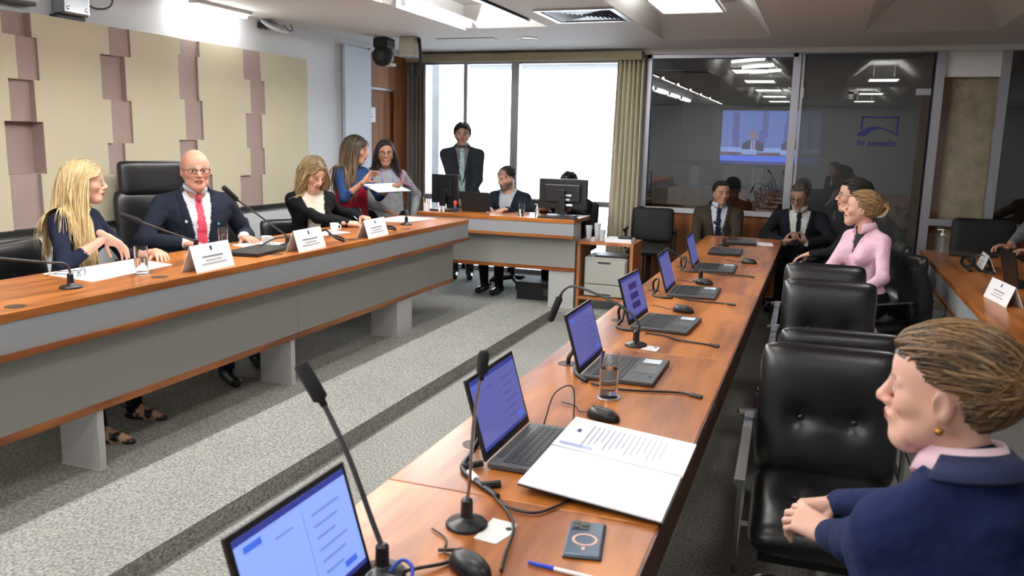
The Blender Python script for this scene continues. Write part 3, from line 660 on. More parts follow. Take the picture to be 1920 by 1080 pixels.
# control room contents
M_scr = mat('screen_blue', rgb(60, 80, 190), .4, emit=(rgb(72, 96, 215), 1.0))
tv = empty('wall_screen', (-.6, 10.5, 1.71), 0, 'wall screen showing the hearing in blue, behind the glass', 'screen')
MB().box(-.58, .58, .012, .06, -.34, .34).build('bezel', M_black, tv)
def emis(name, c, s=1.0): return mat(name, c, .5, emit=(c, s))
E_bg = emis('tv_wall', rgb(104, 130, 214), .9); E_col = emis('tv_column', rgb(88, 98, 176), .8); E_suit = emis('tv_suit', rgb(52, 58, 92), .8); E_face = emis('tv_face', rgb(160, 122, 150), .8)
E_cap = emis('tv_caption', rgb(70, 110, 240), 1.3); E_desk = emis('tv_desk', rgb(110, 90, 110), .7); E_plate = emis('tv_plate', rgb(150, 180, 250), 1.0); E_tie = emis('tv_tie', rgb(200, 60, 140), .8); E_low = emis('tv_low', rgb(40, 60, 170), .8)
def tvq(name, m, x0, x1, z0, z1, d): return MB().box(x0, x1, -d, -d+.002, z0, z1).build(name, m, tv)
tvq('screen_picture', E_bg, -.565, .565, -.315, .315, .0)
for k, (x, dz) in enumerate(((-.4, .1), (-.39, -.12), (-.06, .12), (-.09, -.1), (.21, .1), (.19, -.05), (.44, .1), (.45, -.1))): tvq('picture_column', E_col, x-.035, x+.035, dz-.12, dz+.19, .003)
tvq('picture_low_wall', E_plate, -.565, .565, -.2, -.12, .004)
for x in (-.19, .26):
    b = MB(); b.prism([(x-.13, -.16), (x-.12, -.07), (x-.05, -.03), (x+.05, -.03), (x+.12, -.07), (x+.13, -.16)], -.007, -.005, 'y'); b.build('picture_suit', E_suit, tv)
    MB().lathe([(.048, 0), (.0, .002)], (x, -.008, .03), 18, (0, -1, 0)).build('picture_face', E_face, tv)
tvq('picture_shirt', E_plate, -.215, -.165, -.14, -.035, .009); tvq('picture_tie', E_tie, -.196, -.182, -.14, -.04, .0105)
tvq('picture_desk', E_desk, -.565, .565, -.215, -.175, .010)
for x in (-.23, .22): tvq('picture_nameplate', E_plate, x-.09, x+.09, -.2, -.14, .012)
tvq('picture_caption', E_cap, -.565, .565, -.275, -.225, .012); tvq('picture_caption', E_low, -.565, .565, -.315, -.28, .012)
def monitor_dark(label, x):
    e = empty('control_monitor', (x, 9.62, 1.13), 0, label, 'monitor', 'monitors on the control room console')
    MB().box(-.3, .3, 0, .04, .03, .285).build('casing', M_black, e, bevel=.006); MB().box(-.05, .05, -.02, 0, 0, .24).build('stand', mat('stand_grey', rgb(98, 100, 108), .4, .3), e)
monitor_dark('left black monitor seen from behind on the control console', -1.33); monitor_dark('right black monitor seen from behind on the control console', -.66)
e = empty('air_conditioner', (-.85, 11.3, 2.35), 0, 'long grey air conditioner on the control room wall', 'air conditioner')
MB().box(-.45, .45, -.2, .1, -.13, .13).build('casing', mat('ac_grey', rgb(150, 152, 152), .5), e, bevel=.03); MB().box(-.4, .4, -.205, -.2, -.1, -.06).build('air_slot', M_dgrey, e)
for k, (x, y) in enumerate(((-.85, 9.75), (-.8, 10.5), (-.75, 11.2))):  # added lamps imitating the ceiling tubes' reflections in the partition glass
    e = empty('reflection_lamp', (x, y, 2.57), R(-40), '%s added lamp imitating a ceiling light reflected in the glass' % ('nearest', 'middle', 'farthest')[k], 'tube lamp', 'added lamps imitating reflections')
    MB().box(-.26, .26, -.06, .06, -.02, .02).build('housing', M_coolp, e); MB().tube([(-.24, 0, -.035), (.24, 0, -.035)], .018, 8).build('tube', mat('reflection_tube', (1, 1, 1, 1), .5, emit=((1, 1, .95, 1), 2.5)), e)

# ================================================================== PEOPLE: signed distance bodies meshed as one skin
class Vol:
    def __init__(s, lo, hi, h):
        s.h = h; s.lo = np.array(lo, float); s.n = np.ceil((np.array(hi)-s.lo)/h).astype(int)+1
        s.d = np.full(s.n, 1.0, np.float32); s.c = np.zeros(s.n, np.int16)
    def sub(s, lo, hi):
        a = np.clip(np.floor((lo-s.lo)/s.h).astype(int), 0, s.n); b = np.clip(np.ceil((hi-s.lo)/s.h).astype(int)+1, 0, s.n)
        if (b <= a).any(): return None, None
        sl = tuple(slice(a[i], b[i]) for i in range(3))
        g = [(s.lo[i]+s.h*np.arange(a[i], b[i])).astype(np.float32).reshape([-1 if j == i else 1 for j in range(3)]) for i in range(3)]
        return sl, g
    def put(s, sl, dn, lab, k, cut=False):
        d = s.d[sl]
        if cut:
            dn = -dn
            if k > 0:
                hh = np.clip(.5-.5*(d-dn)/k, 0, 1); s.d[sl] = d*(1-hh)+dn*hh+k*hh*(1-hh)
            else: s.d[sl] = np.maximum(d, dn)
            if lab: s.c[sl] = np.where(dn > d, lab, s.c[sl])
            return
        s.c[sl] = np.where(dn < d, lab, s.c[sl])
        if k > 0:
            hh = np.clip(.5+.5*(d-dn)/k, 0, 1); s.d[sl] = d*(1-hh)+dn*hh-k*hh*(1-hh)
        else: s.d[sl] = np.minimum(d, dn)
    def cone(s, a, b, ra, rb, lab, k=.02, cut=False, flat=None, extra=None):
        """round cone; flat=(axis, factor): thickness along axis divided by factor; extra(g, dn)->dn"""
        a = np.array(a, np.float32); b = np.array(b, np.float32); rm = max(ra, rb); m = rm+.05+k
        sl, g = s.sub(np.minimum(a, b)-m, np.maximum(a, b)+m)
        if sl is None: return
        ab = b-a; L2 = float(ab @ ab)+1e-9
        p = [g[i]-a[i] for i in range(3)]
        if flat is not None:
            ax, f = flat; ax = np.array(ax, np.float32)
            dt = p[0]*ax[0]+p[1]*ax[1]+p[2]*ax[2]
            abx = float(ab @ ax)
            t = np.clip((p[0]*ab[0]+p[1]*ab[1]+p[2]*ab[2])/L2, 0, 1)
            q = [p[i]-t*ab[i] for i in range(3)]; dq = q[0]*ax[0]+q[1]*ax[1]+q[2]*ax[2]
            q = [q[i]+ax[i]*dq*(f-1) for i in range(3)]
        else:
            t = np.clip((p[0]*ab[0]+p[1]*ab[1]+p[2]*ab[2])/L2, 0, 1); q = [p[i]-t*ab[i] for i in range(3)]
        dn = np.sqrt(q[0]**2+q[1]**2+q[2]**2)-(ra+(rb-ra)*t)
        if extra is not None: dn = extra(g, dn)
        s.put(sl, dn.astype(np.float32), lab, k, cut)
    def ell(s, c, rad, lab, k=.02, Rm=None, cut=False):
        c = np.array(c, np.float32); rad = np.array(rad, np.float32); m = float(rad.max())+.04+k
        sl, g = s.sub(c-m, c+m)
        if sl is None: return
        p = [g[i]-c[i] for i in range(3)]
        if Rm is not None:
            Rm = np.array(Rm, np.float32); p = [p[0]*Rm[0, j]+p[1]*Rm[1, j]+p[2]*Rm[2, j] for j in range(3)]
        k0 = np.sqrt(sum((p[i]/rad[i])**2 for i in range(3)))+1e-6; k1 = np.sqrt(sum((p[i]/rad[i]**2)**2 for i in range(3)))+1e-6
        s.put(sl, (k0*(k0-1)/k1).astype(np.float32), lab, k, cut)
    def mesh(s, smooth=1):
        d = s.d; n = np.array(d.shape); ins = d < 0
        cs = [ins[i:n[0]-1+i, j:n[1]-1+j, k:n[2]-1+k] for i in (0, 1) for j in (0, 1) for k in (0, 1)]
        anyi = np.zeros_like(cs[0]); alli = np.ones_like(cs[0])
        for c in cs: anyi |= c; alli &= c
        act = anyi & ~alli; idx = np.argwhere(act)
        if len(idx) == 0: return np.zeros((0, 3)), np.zeros((0, 4), int), np.zeros(0, int)
        vid = np.full(act.shape, -1, np.int64); vid[act] = np.arange(len(idx))
        acc = np.zeros((len(idx), 3)); cnt = np.zeros(len(idx))
        cor = [(i, j, k) for i in (0, 1) for j in (0, 1) for k in (0, 1)]
        for a in cor:
            for ax in range(3):
                if a[ax]: continue
                b_ = list(a); b_[ax] = 1
                da = d[idx[:, 0]+a[0], idx[:, 1]+a[1], idx[:, 2]+a[2]].astype(float); db = d[idx[:, 0]+b_[0], idx[:, 1]+b_[1], idx[:, 2]+b_[2]].astype(float)
                x = (da < 0) != (db < 0); t = np.where(x, da/(da-db+1e-12), 0)
                pt = np.tile(np.array(a, float), (len(idx), 1)); pt[:, ax] += t
                acc[x] += pt[x]; cnt[x] += 1
        v = acc/np.maximum(cnt, 1)[:, None]
        q = []
        for ax in range(3):
            o = [(ax+1) % 3, (ax+2) % 3]
            A = [slice(1, n[i]-1) for i in range(3)]; A[ax] = slice(0, n[ax]-1)
            B = list(A); B[ax] = slice(1, n[ax])
            sa = ins[tuple(A)]; sb = ins[tuple(B)]; ed = np.argwhere(sa != sb)
            if len(ed) == 0: continue
            base = ed.copy()
            for i in o: base[:, i] += 1
            fl = sa[tuple(ed.T)]
            def vv(d0, d1):
                c = base.copy(); c[:, o[0]] -= d0; c[:, o[1]] -= d1; return vid[c[:, 0], c[:, 1], c[:, 2]]
            qq = np.stack([vv(1, 1), vv(0, 1), vv(0, 0), vv(1, 0)], 1)
            qq[~fl] = qq[~fl][:, ::-1]; q.append(qq)
        q = np.concatenate(q)
        q = q[(q >= 0).all(1)]
        w = idx+v
        for _ in range(smooth):
            sm = np.zeros_like(w); ct = np.zeros(len(w))
            for a_, b_ in ((0, 1), (1, 2), (2, 3), (3, 0)):
                for x, y in ((a_, b_), (b_, a_)):
                    np.add.at(sm, q[:, x], w[q[:, y]]); np.add.at(ct, q[:, x], 1)
            w = .5*w+.5*sm/np.maximum(ct, 1)[:, None]
        ri = np.clip(np.rint(idx+v).astype(int), 0, n-1)
        lab = s.c[ri[:, 0], ri[:, 1], ri[:, 2]]
        return s.lo+w*s.h, q, lab

M_skin = mat('skin', (1, 1, 1, 1), .48, vcol=True, spec=.4)
M_skin.node_tree.nodes['Principled BSDF'].inputs['Subsurface Weight'].default_value = .0
M_cloth = mat('cloth', (1, 1, 1, 1), .92, vcol=True, noise=(11, .14), bump=(8, .7, .05), spec=.15)
M_hair = mat('hair', (1, 1, 1, 1), .42, vcol=True, spec=.35)
M_glossy = mat('shoe_leather', (1, 1, 1, 1), .3, vcol=True)
def unit(v): v = np.array(v, float); return v/(np.linalg.norm(v)+1e-9)
def hd(a, p=0): a = R(a); p = R(p); return np.array([math.cos(a)*math.cos(p), math.sin(a)*math.cos(p), -math.sin(p)])
def colmesh(name, parts, mats, parent, smooth=True):
    """parts: list of (verts, quads, vertex colours, face material index)"""
    V = np.concatenate([p[0] for p in parts]); off = np.cumsum([0]+[len(p[0]) for p in parts[:-1]])
    Q = np.concatenate([p[1]+o for p, o in zip(parts, off)]); Cc = np.concatenate([p[2] for p in parts]); MI = np.concatenate([p[3] for p in parts])
    me = bpy.data.meshes.new(name); me.from_pydata(V.tolist(), [], Q.tolist())
    for m in mats: me.materials.append(m)
    me.polygons.foreach_set('material_index', MI.astype(np.int32)); me.polygons.foreach_set('use_smooth', np.ones(len(Q), bool))
    at = me.color_attributes.new('Col', 'FLOAT_COLOR', 'POINT'); at.data.foreach_set('color', np.concatenate([Cc[:, :3], np.ones((len(Cc), 1))], 1).astype(np.float32).ravel())
    me.update(); o = bpy.data.objects.new(name, me); COL.objects.link(o); o.parent = parent
    return o
def ik(S, W, l1, l2, hint):
    S = np.array(S, float); W = np.array(W, float); d = W-S; L = np.linalg.norm(d); u = d/L
    if L > (l1+l2)*.995: f = L/(l1+l2)*1.002; l1 *= f; l2 *= f
    a = (l1*l1-l2*l2+L*L)/(2*L); hgt = math.sqrt(max(0, l1*l1-a*a)); hh = np.array(hint, float); hh = hh-u*(hh @ u); hh = unit(hh)
    return S+u*a+hh*hgt

def make_head(HC, F, s, k, h, sk, sex='m', fat=1.0, neck_to=None, open_=0.0, smile=0.0, beard=None, hairc=None, cap=None, old=False):
    """head at HC looking along F. Returns part; labels 1 skin 2 lip 3 eye 4 brow/hair 5 iris"""
    F = unit(F); roll = k
    Lf = unit(np.cross([0, 0, 1], F)); U_ = np.cross(F, Lf)
    if roll: Lf, U_ = Lf*math.cos(roll)+U_*math.sin(roll), U_*math.cos(roll)-Lf*math.sin(roll)
    Rm = np.stack([F, Lf, U_], 1)
    P = lambda x, y, z: HC+s*(F*x+Lf*y*fat+U_*z)
    lo = HC-.2*s; hi = HC+.17*s
    if neck_to is not None: lo = np.minimum(lo, np.array(neck_to)-.07); hi = np.maximum(hi, np.array(neck_to)+.07)
    V = Vol(lo, hi, h)
    fem = sex == 'f'
    V.ell(P(-.012, 0, .034), np.array([.1, .077*fat, .086])*s, 1, .02, Rm)
    V.ell(P(.04, 0, .045), np.array([.052, .062*fat, .058])*s, 1, .03, Rm)
    jw = .050 if not fem else .045
    V.cone(P(.03, 0, -.02), P(.062, 0, -.085), .062*s, .032*s, 1, .03*s)
    for y in (-1, 1):
        V.cone(P(0, y*jw, -.035), P(.06, y*.017, -.094), .024*s, .017*s, 1, .03*s)
        V.ell(P(.056, y*.04, -.02), np.array([.028, .026, .026])*s, 1, .02*s)
        if old: V.ell(P(.04, y*.042, -.07), np.array([.026, .02, .024])*s, 1, .02*s)
    V.ell(P(.073, 0, -.092), np.array([.022, .024, .02])*s, 1, .02*s)
    for y in (-1, 1): V.ell(P(.103, y*.032, .002), np.array([.02, .022, .014])*s, 1, .018*s, Rm, cut=True)
    for y in (-1, 1):
        V.cone(P(.088, y*.012, .021), P(.071, y*.052, .02), (.009 if not fem else .006)*s, .006*s, 1, .012*s)
        V.ell(P(.0765, y*.032, .002), np.array([.0125, .0135, .0115])*s, 1, .004*s, Rm)
    # nose
    V.cone(P(.092, 0, .016), P(.113, 0, -.02), .0085*s, .0115*s, 1, .014*s)
    V.ell(P(.113, 0, -.024), np.array([.0125, .0115, .0105])*s, 1, .008*s, Rm)
    for y in (-1, 1): V.ell(P(.1, y*.0125, -.029), np.array([.0115, .0085, .008])*s, 1, .006*s, Rm)
    for y in (-1, 1): V.ell(P(.106, y*.007, -.037), np.array([.005, .004, .004])*s, 1, .003*s, Rm, cut=True)
    # mouth
    w = .021+.005*smile
    V.ell(P(.084, 0, -.055), np.array([.022, .026, .022])*s, 1, .015*s, Rm)
    o = open_*.008
    for y in (-1, 1):
        V.cone(P(.103, 0, -.0500), P(.095, y*w, -.0535+.004*smile), .0055*s, .003*s, 1, .006*s)
        V.cone(P(.1015, 0, -.0600-o), P(.094, y*w, -.0550+.004*smile), .0065*s, .003*s, 1, .006*s)
    V.cone(P(.113, -.014, -.0552-o*.5), P(.113, .014, -.0552-o*.5), (.003+o*.5)*s, (.003+o*.5)*s, 0, .004*s, cut=True)
    # ears
    for y in (-1, 1):
        Re = np.stack([unit(F*.9+Lf*y*.5), unit(Lf*y-F*y*y*.5), U_], 1)
        V.ell(P(-.008, y*.079, -.006), np.array([.02, .0085, .032])*s, 1, .006*s, Re)
        V.ell(P(-.004, y*.088, -.003), np.array([.011, .006, .018])*s, 1, .005*s, Re, cut=True)
    if neck_to is not None:
        nr = .055 if not fem else .046
        V.cone(P(-.022, 0, -.045), np.array(neck_to)+F*0, nr*s*.98*fat**.5, nr*s*1.12*fat, 1, .03*s)
    v, q, lab = V.mesh(1)
    # colours painted in head space (lips, brows, iris, lashes, beard, scalp hair)
    loc = (v-HC) @ Rm/s; x, y, z = loc.T; y = y/fat
    C = np.tile(np.array(sk[:3]), (len(v), 1))
    def tint(m, c, a=1.0): C[m] = C[m]*(1-a)+np.array(c[:3])*a
    red = np.array(sk[:3])*np.array([1.12, .78, .72])
    tint((x > .05) & (np.abs(np.abs(y)-.042) < .02) & (np.abs(z+.025) < .02), red, .35)
    tint((x > .1) & (np.abs(z+.022) < .014), red, .3)
    cw = np.sqrt(np.clip(1-(y/(w+.003))**2, 0, 1)); zm = -.0553+.0035*smile*(np.abs(y)/w)**2
    lipc = np.array(sk[:3])*np.array([.72, .30, .32]) if fem else np.array(sk[:3])*np.array([.70, .42, .40])
    tint((x > .07) & (cw > 0) & (z < zm+.0085*cw**.7) & (z > zm-(.0105+o)*cw**.7), lipc, .85)
    tint((x > .07) & (cw > .25) & (np.abs(z-zm+o*.5) < .0018+o*.6*cw), (.06, .014, .012), .85)
    if smile: tint((x > .07) & (cw > .6) & (np.abs(z-zm+.001) < .0022*smile), (.6, .57, .52), .8)
    tint((x > .08) & (np.abs(z+.036) < .003) & (np.abs(np.abs(y)-.007) < .004), np.array(sk[:3])*.3, .7)
    fold = (x > .05) & (z < -.028) & (z > -.06) & (np.abs(np.abs(y)-(.02+(-.028-z)*.5)) < .0022)
    tint(fold, np.array(sk[:3])*.72, .7 if old or smile else .35)
    ey = (x > .07) & (((np.abs(y)-.032)/.0125)**2+((z-.002)/.0062)**2 < 1)
    ld = (x > .065) & (((np.abs(y)-.032)/.0155)**2+((z-.0035)/.0095)**2 < 1) & ~ey
    tint(ld, np.array(sk[:3])*.35, .75); tint(ey, (.55, .53, .5))
    tint(ey & (((np.abs(y)-.032)/.006)**2+((z-.002)/.0068)**2 < 1), (.02, .015, .012))
    hc = np.array((hairc or (.03, .02, .015))[:3])
    br = (x > .06) & (np.abs(z-.0225-.004*np.cos((np.abs(y)-.035)*60)) < (.0055 if not fem else .0036)) & (np.abs(y) > .014) & (np.abs(y) < .054)
    tint(br, hc, .8)
    if beard is not None:
        bd = (z < -.052+.35*np.maximum(0, .05-x)) & (z > -.125) & (x > -.01) & ~((np.abs(y) < .03) & (z > -.046)) & (lab != 2)
        mu = (x > .08) & (np.abs(z+.043) < .006) & (np.abs(y) < .028)
        tint((bd | mu) & (lab != 2), beard, .7)
    if cap is not None:
        tint((z > cap[0]+cap[1]*x+.02*np.sin(y*30)*.2) & (np.abs(y) < .2) & ~((x > .07) & (z < .05)), hc, cap[2])
    return (v, q, C, np.zeros(len(q), int)), Rm

def make_hand(Wp, fwd, palm, side, s, h, sk, curl=(.35, .45, .3), spread=.06, thumb=.2, curls=None, sleeve=None):
    """side 'R'/'L'; palm = direction the palm faces"""
    X = unit(fwd); Z = -unit(np.array(palm)-X*(np.array(palm) @ X)); Y = np.cross(Z, X)
    sg = 1 if side == 'R' else -1
    P = lambda x, y, z: Wp+s*(X*x+Y*(y*sg)+Z*z)
    V = Vol(Wp-.2*s, Wp+.2*s, h)
    V.cone(P(-.035, 0, 0), P(.005, 0, 0), .026*s, .024*s, 1, .01, flat=(Z, 1.25))
    ys = (.0305, .0105, -.0095, -.0285); kx = (.088, .092, .087, .078)
    ln = ((.043, .026, .021), (.047, .030, .022), (.044, .028, .021), (.034, .021, .019))
    for i in range(4): V.cone(P(.01, ys[i]*.55, 0), P(kx[i], ys[i], .002), .017*s, .0115*s, 1, .012*s)
    V.cone(P(.02, .018, -.008), P(.055, .026, -.008), .018*s, .014*s, 1, .012*s)
    for i in range(4):
        cu = curls[i] if curls else curl
        a = 0; sp = spread*(1.5-i); p = np.array([kx[i], ys[i], .002]); r0 = .0093 if i < 3 else .0082
        for j in range(3):
            a += cu[j]; d = np.array([math.cos(a)*math.cos(sp), math.sin(sp), -math.sin(a)]); q = p+d*ln[i][j]
            V.cone(P(*p), P(*q), (r0-.0008*j)*s, (r0-.0008*(j+1))*s, 1, .0035*s); p = q
    p = np.array([.022, .026, -.008]); d0 = unit([.62, .72-thumb*.5, -.25-thumb*.6])
    for j, (l, r_) in enumerate(((.042, .0125), (.033, .0108), (.025, .0095))):
        d = unit(d0+np.array([.25*j, -.3*thumb*j-.12*j, -.1*j])); q = p+d*l; V.cone(P(*p), P(*q), r_*s, (r_-.001)*s, 1, .005*s); p = q
    v, qd, lab = V.mesh(1)
    C = np.tile(np.array(sk[:3]), (len(v), 1))
    return (v, qd, C, np.zeros(len(qd), int))

PEOPLE = []
def person(label, HC, hh, hb, sex='m', s=1.0, hs=1.0, pitch=0, hroll=0, lean=6, side=0, skin=(.62, .36, .25), top=(.02, .022, .03), shirt=None, tie=None, pants=None, skirt=None,
           wr=None, wl=None, handR=None, handL=None, elbR=None, elbL=None, ankles=None, standing=False, sleeves=1.0, vneck=(.055, .11), lap=.05, h=.010, hhead=.0052, hhand=.0045,
           torso=.50, fat=1.0, headfat=1.0, headkw=None, shoe=(.008, .008, .008), bust=0, legs=True, collar=None, sandals=False, fw_=1.0, cuff=None, padding=.009, shw=None, knee_dir=None, tcol=None, neck=.118):
    HC = np.array(HC, float); F = hd(hb); Lf = np.array([-F[1], F[0], 0]); Z = np.array([0, 0, 1.0]); fem = sex == 'f'
    Fh = hd(hh, pitch); Fhf = hd(hh)
    nb = HC-.03*s*Fhf-neck*s*Z-.02*F*math.sin(R(lean))        # base of the neck
    T = unit(Z*math.cos(R(lean))-(-F)*math.sin(R(lean))*1.0+Lf*math.sin(R(side)))   # spine direction, pelvis to neck
    Fc = unit(F-T*(F @ T))
    pel = nb-T*torso*s
    Q = lambda f, l, u: pel+s*(Fc*f+Lf*l+T*u)                 # torso coordinates, u in 0..torso
    sw = shw or ((.185 if not fem else .155)*fat**.4)
    SR, SL = Q(-.01, -sw, torso-.095), Q(-.01, sw, torso-.095)
    l1, l2 = .285*s, .25*s
    if wr is None: wr = Q(.2, -.2, .02)
    if wl is None: wl = Q(.2, .2, .02)
    wr, wl = np.array(wr, float), np.array(wl, float)
    ER = ik(SR, wr, l1, l2, elbR if elbR is not None else -Lf*.6-Z-.3*F); EL = ik(SL, wl, l1, l2, elbL if elbL is not None else Lf*.6-Z-.3*F)
    HR, HL = pel-Lf*.09*s+Z*-.03, pel+Lf*.09*s+Z*-.03
    if ankles is None:
        if standing: ankles = (np.array([HR[0], HR[1], 0])-Lf*.03, np.array([HL[0], HL[1], 0])+Lf*.03)
        else: ankles = (HR+F*.42*s-Z*.42*s, HL+F*.42*s-Z*.42*s)
    AR, AL = np.array(ankles[0], float), np.array(ankles[1], float)
    kd = knee_dir if knee_dir is not None else (F if standing else F+Z)
    KR, KL = ik(HR, AR, .43*s, .42*s, kd), ik(HL, AL, .43*s, .42*s, kd)
    pts = np.array([nb+Z*.06, SR, SL, ER, EL, wr, wl, HR, HL])
    lo = pts.min(0)-.2*s; hi = pts.max(0)+.2*s; hi[2] = min(hi[2], max(nb[2]+.08, wr[2]+.1, wl[2]+.1))
    V = Vol(lo, hi, h)
    # 1 jacket/top, 2 shirt, 3 tie, 4 trousers, 5 shoe, 6 skin, 7 skirt, 8 lapel
    inner = 2 if shirt is not None else 1; f_ = fat; pad = padding if shirt is not None else 0
    dep = 1.42 if not fem else 1.36
    def torso_shape(lab, inf, k):
        V.cone(Q(0, -.075*f_, 0), Q(0, .075*f_, 0), (.118*f_+inf)*s, (.118*f_+inf)*s, lab, k, flat=(Fc, 1.15))
        V.cone(Q(.01*f_, 0, .04), Q(.005, 0, .30), (.150*f_+inf)*s, (.158*f_**.6+inf)*s if not fem else (.138*f_+inf)*s, lab, k, flat=(Fc, dep/f_**.5))
        V.cone(Q(-.005, -sw*.52, torso-.16), Q(-.005, sw*.52, torso-.16), (.1+inf)*s*(1 if not fem else .9), (.1+inf)*s*(1 if not fem else .9), lab, .03, flat=(Fc, 1.05))
        fm = 1 if not fem else .86
        for S_, y_ in ((SR, -1), (SL, 1)): V.cone(Q(-.02, y_*.03, torso-.045), S_+T*.012*s, (.05+inf)*s*fm, (.04+inf)*s*fm, lab, .03)
        V.cone(Q(-.005, -sw*.8, torso-.13), Q(-.005, sw*.8, torso-.13), (.06+inf)*s*fm, (.06+inf)*s*fm, lab, .04)
        V.cone(Q(-.015, 0, torso-.08), Q(-.012, 0, torso-.012), (.08+inf)*s, (.056+inf*.8)*s*(1 if not fem else .86), lab, .03)
        for yy in (-1, 1):
            if bust: V.ell(Q(.085, yy*.07, torso-.205), np.array([.06, .068, .065])*s*bust+inf, lab, .03)
    if shirt is not None: torso_shape(2, 0, .03)
    # jacket as a shell with a V opening
    D0 = V.d.copy(); C0 = V.c.copy()
    V.d[:] = 1.0
    torso_shape(1, pad, .03)
    if shirt is not None:
        sl, g = V.sub(lo, hi); rel = [g[i]-pel[i] for i in range(3)]
        f = (rel[0]*Fc[0]+rel[1]*Fc[1]+rel[2]*Fc[2])/s; l = (rel[0]*Lf[0]+rel[1]*Lf[1]+rel[2]*Lf[2])/s; u = (rel[0]*T[0]+rel[1]*T[1]+rel[2]*T[2])/s
        ub = vneck[1]; hw = vneck[0]*np.clip((u-ub)/(torso-.03-ub), 0, 1.25)+.0005
        al = np.abs(l)
        lp = (al < hw+lap*np.clip((u-ub)/.14, .0, 1)*np.clip(1.35-(u-ub)/(torso-ub)*.75, .5, 1)) & (f > 0) & (u > ub) & (al > hw-.004)
        V.d = np.where(lp, V.d-.006*s, V.d); V.c = np.where(lp & (V.c == 1), 8, V.c)
        wedge = np.where((f > -.02) & (u > ub-.03), (hw-al)*s, -1.0)       # >0 inside the opening
        wg = wedge.astype(np.float32); hh_ = np.clip(.5-.5*(V.d-wg)/.008, 0, 1); V.d = (V.d*(1-hh_)+wg*hh_+.008*hh_*(1-hh_)).astype(np.float32)
        if tie is not None:
            tw = np.where(u > torso-.075, .02, .016+.02*np.clip((torso-.075-u)/.3, 0, 1))
            td = np.maximum(D0-.010*s, np.maximum((al-tw)*s, -f*s)); td = np.maximum(td, (u-(torso-.035))*s).astype(np.float32)
            C0 = np.where(td < D0, 3, C0); D0 = np.minimum(D0, td)
        m = D0 < V.d; V.c = np.where(m, C0, V.c); V.d = np.minimum(V.d, D0)
        if collar is not None:
            cl_ = 1 if collar == 'top' else 2
            for y in (-1, 1):
                V.cone(Q(.06, y*.012, torso-.045), Q(-.03, y*.06, torso+.018), (.015 if collar != 'front' else .009)*s, (.018 if collar != 'front' else .011)*s, cl_, .006)
            if collar != 'front': V.cone(Q(-.04, -.056, torso+.016), Q(-.04, .056, torso+.016), .018*s, .018*s, cl_, .01)
    # arms
    ar = (1.0 if not fem else .84)*(1+(f_-1)*.5)
    for S_, E_, W_ in ((SR, ER, wr), (SL, EL, wl)):
        V.cone(S_, E_, (.054*ar+pad*.5)*s, (.046*ar+pad*.4)*s, 1, .03)
        Ws = E_+(W_-E_)*sleeves
        if sleeves < .98: V.cone(E_, W_, .040*ar*s, .027*ar*s, 6, .012)
        V.cone(E_, E_+(W_-E_)*min(sleeves, .93), (.046*ar+pad*.4)*s, (.036*ar+pad*.5)*s, 1, .02)
        if cuff is not None and sleeves > .9: V.cone(E_+(W_-E_)*.85, E_+(W_-E_)*1.0, .036*ar*s, .034*ar*s, 9, .002)
    # hips and legs
    Vt = V
    if legs or skirt is not None:
        lp_ = np.array([HR, HL, KR, KL, AR, AL, Q(0, 0, .06 if skirt is None else .26)]); V = Vol(lp_.min(0)-.22*s, lp_.max(0)+.22*s, max(h, .011))
        if skirt is None: V.cone(HR+Z*.03, HL+Z*.03, .115*s*f_, .115*s*f_, 4, .03)
    if skirt is not None:
        V.cone(Q(0, 0, .22), (HR+HL)/2-Z*.05, .158*s, .175*s, 7, .02, flat=(Fc, 1.22))
        if standing: V.cone((HR+HL)/2-Z*.05, (KR+KL)/2-Z*.02, .165*s, .17*s, 7, .02, flat=(Fc, 1.15))
    if legs:
        for H_, K_, A_ in ((HR, KR, AR), (HL, KL, AL)):
            lg = 4 if pants is not None else 6
            V.cone(H_, K_, .088*s*f_**.5, .062*s, lg if skirt is None or standing else 7, .03)
            V.cone(K_, A_+Z*.07*s, .060*s, .042*s if pants is not None else .036*s, lg, .02)
            toe = hd(hb)*.15*s*fw_
            if sandals:
                V.cone(A_+Z*.065*s-F*.02, A_+toe*.8+Z*.022, .034*s, .022*s, 6, .02); V.cone(A_+toe*.55+Z*.02, A_+toe*1.05+Z*.014, .036*s, .022*s, 6, .015)
                V.cone(A_-F*.03+Z*.02, A_+toe*1.1+Z*.004, .028*s, .026*s, 5, .003)
                V.cone(A_-F*.02-Lf*.01+Z*.085*s, A_-F*.02+Lf*.01+Z*.085*s, .043*s, .043*s, 5, .003, extra=lambda g, dn, zz=A_[2]+.085*s: np.maximum(dn, np.abs(g[2]-zz)-.01))
                V.cone(A_+toe*.62-Lf*.02+Z*.035*s, A_+toe*.62+Lf*.02+Z*.035*s, .026*s, .026*s, 5, .002)
            else:
                V.cone(A_-F*.035+Z*.045*s, A_+toe+Z*.032*s, .04*s, .033*s, 5, .02); V.cone(A_-F*.04+Z*.06*s, A_+Z*.06*s, .04*s, .04*s, 5, .02)
    vols = [Vt]+([V] if V is not Vt else [])
    pal = {0: top, 1: top, 2: shirt or top, 3: tie or top, 4: pants or (.02, .02, .025), 5: shoe, 6: skin, 7: skirt or top, 8: tuple(c*.9 for c in top[:3]), 9: cuff or (.7, .7, .72)}
    lut = np.zeros((12, 3));
    for k_, c_ in pal.items(): lut[k_] = c_[:3]
    parts = []
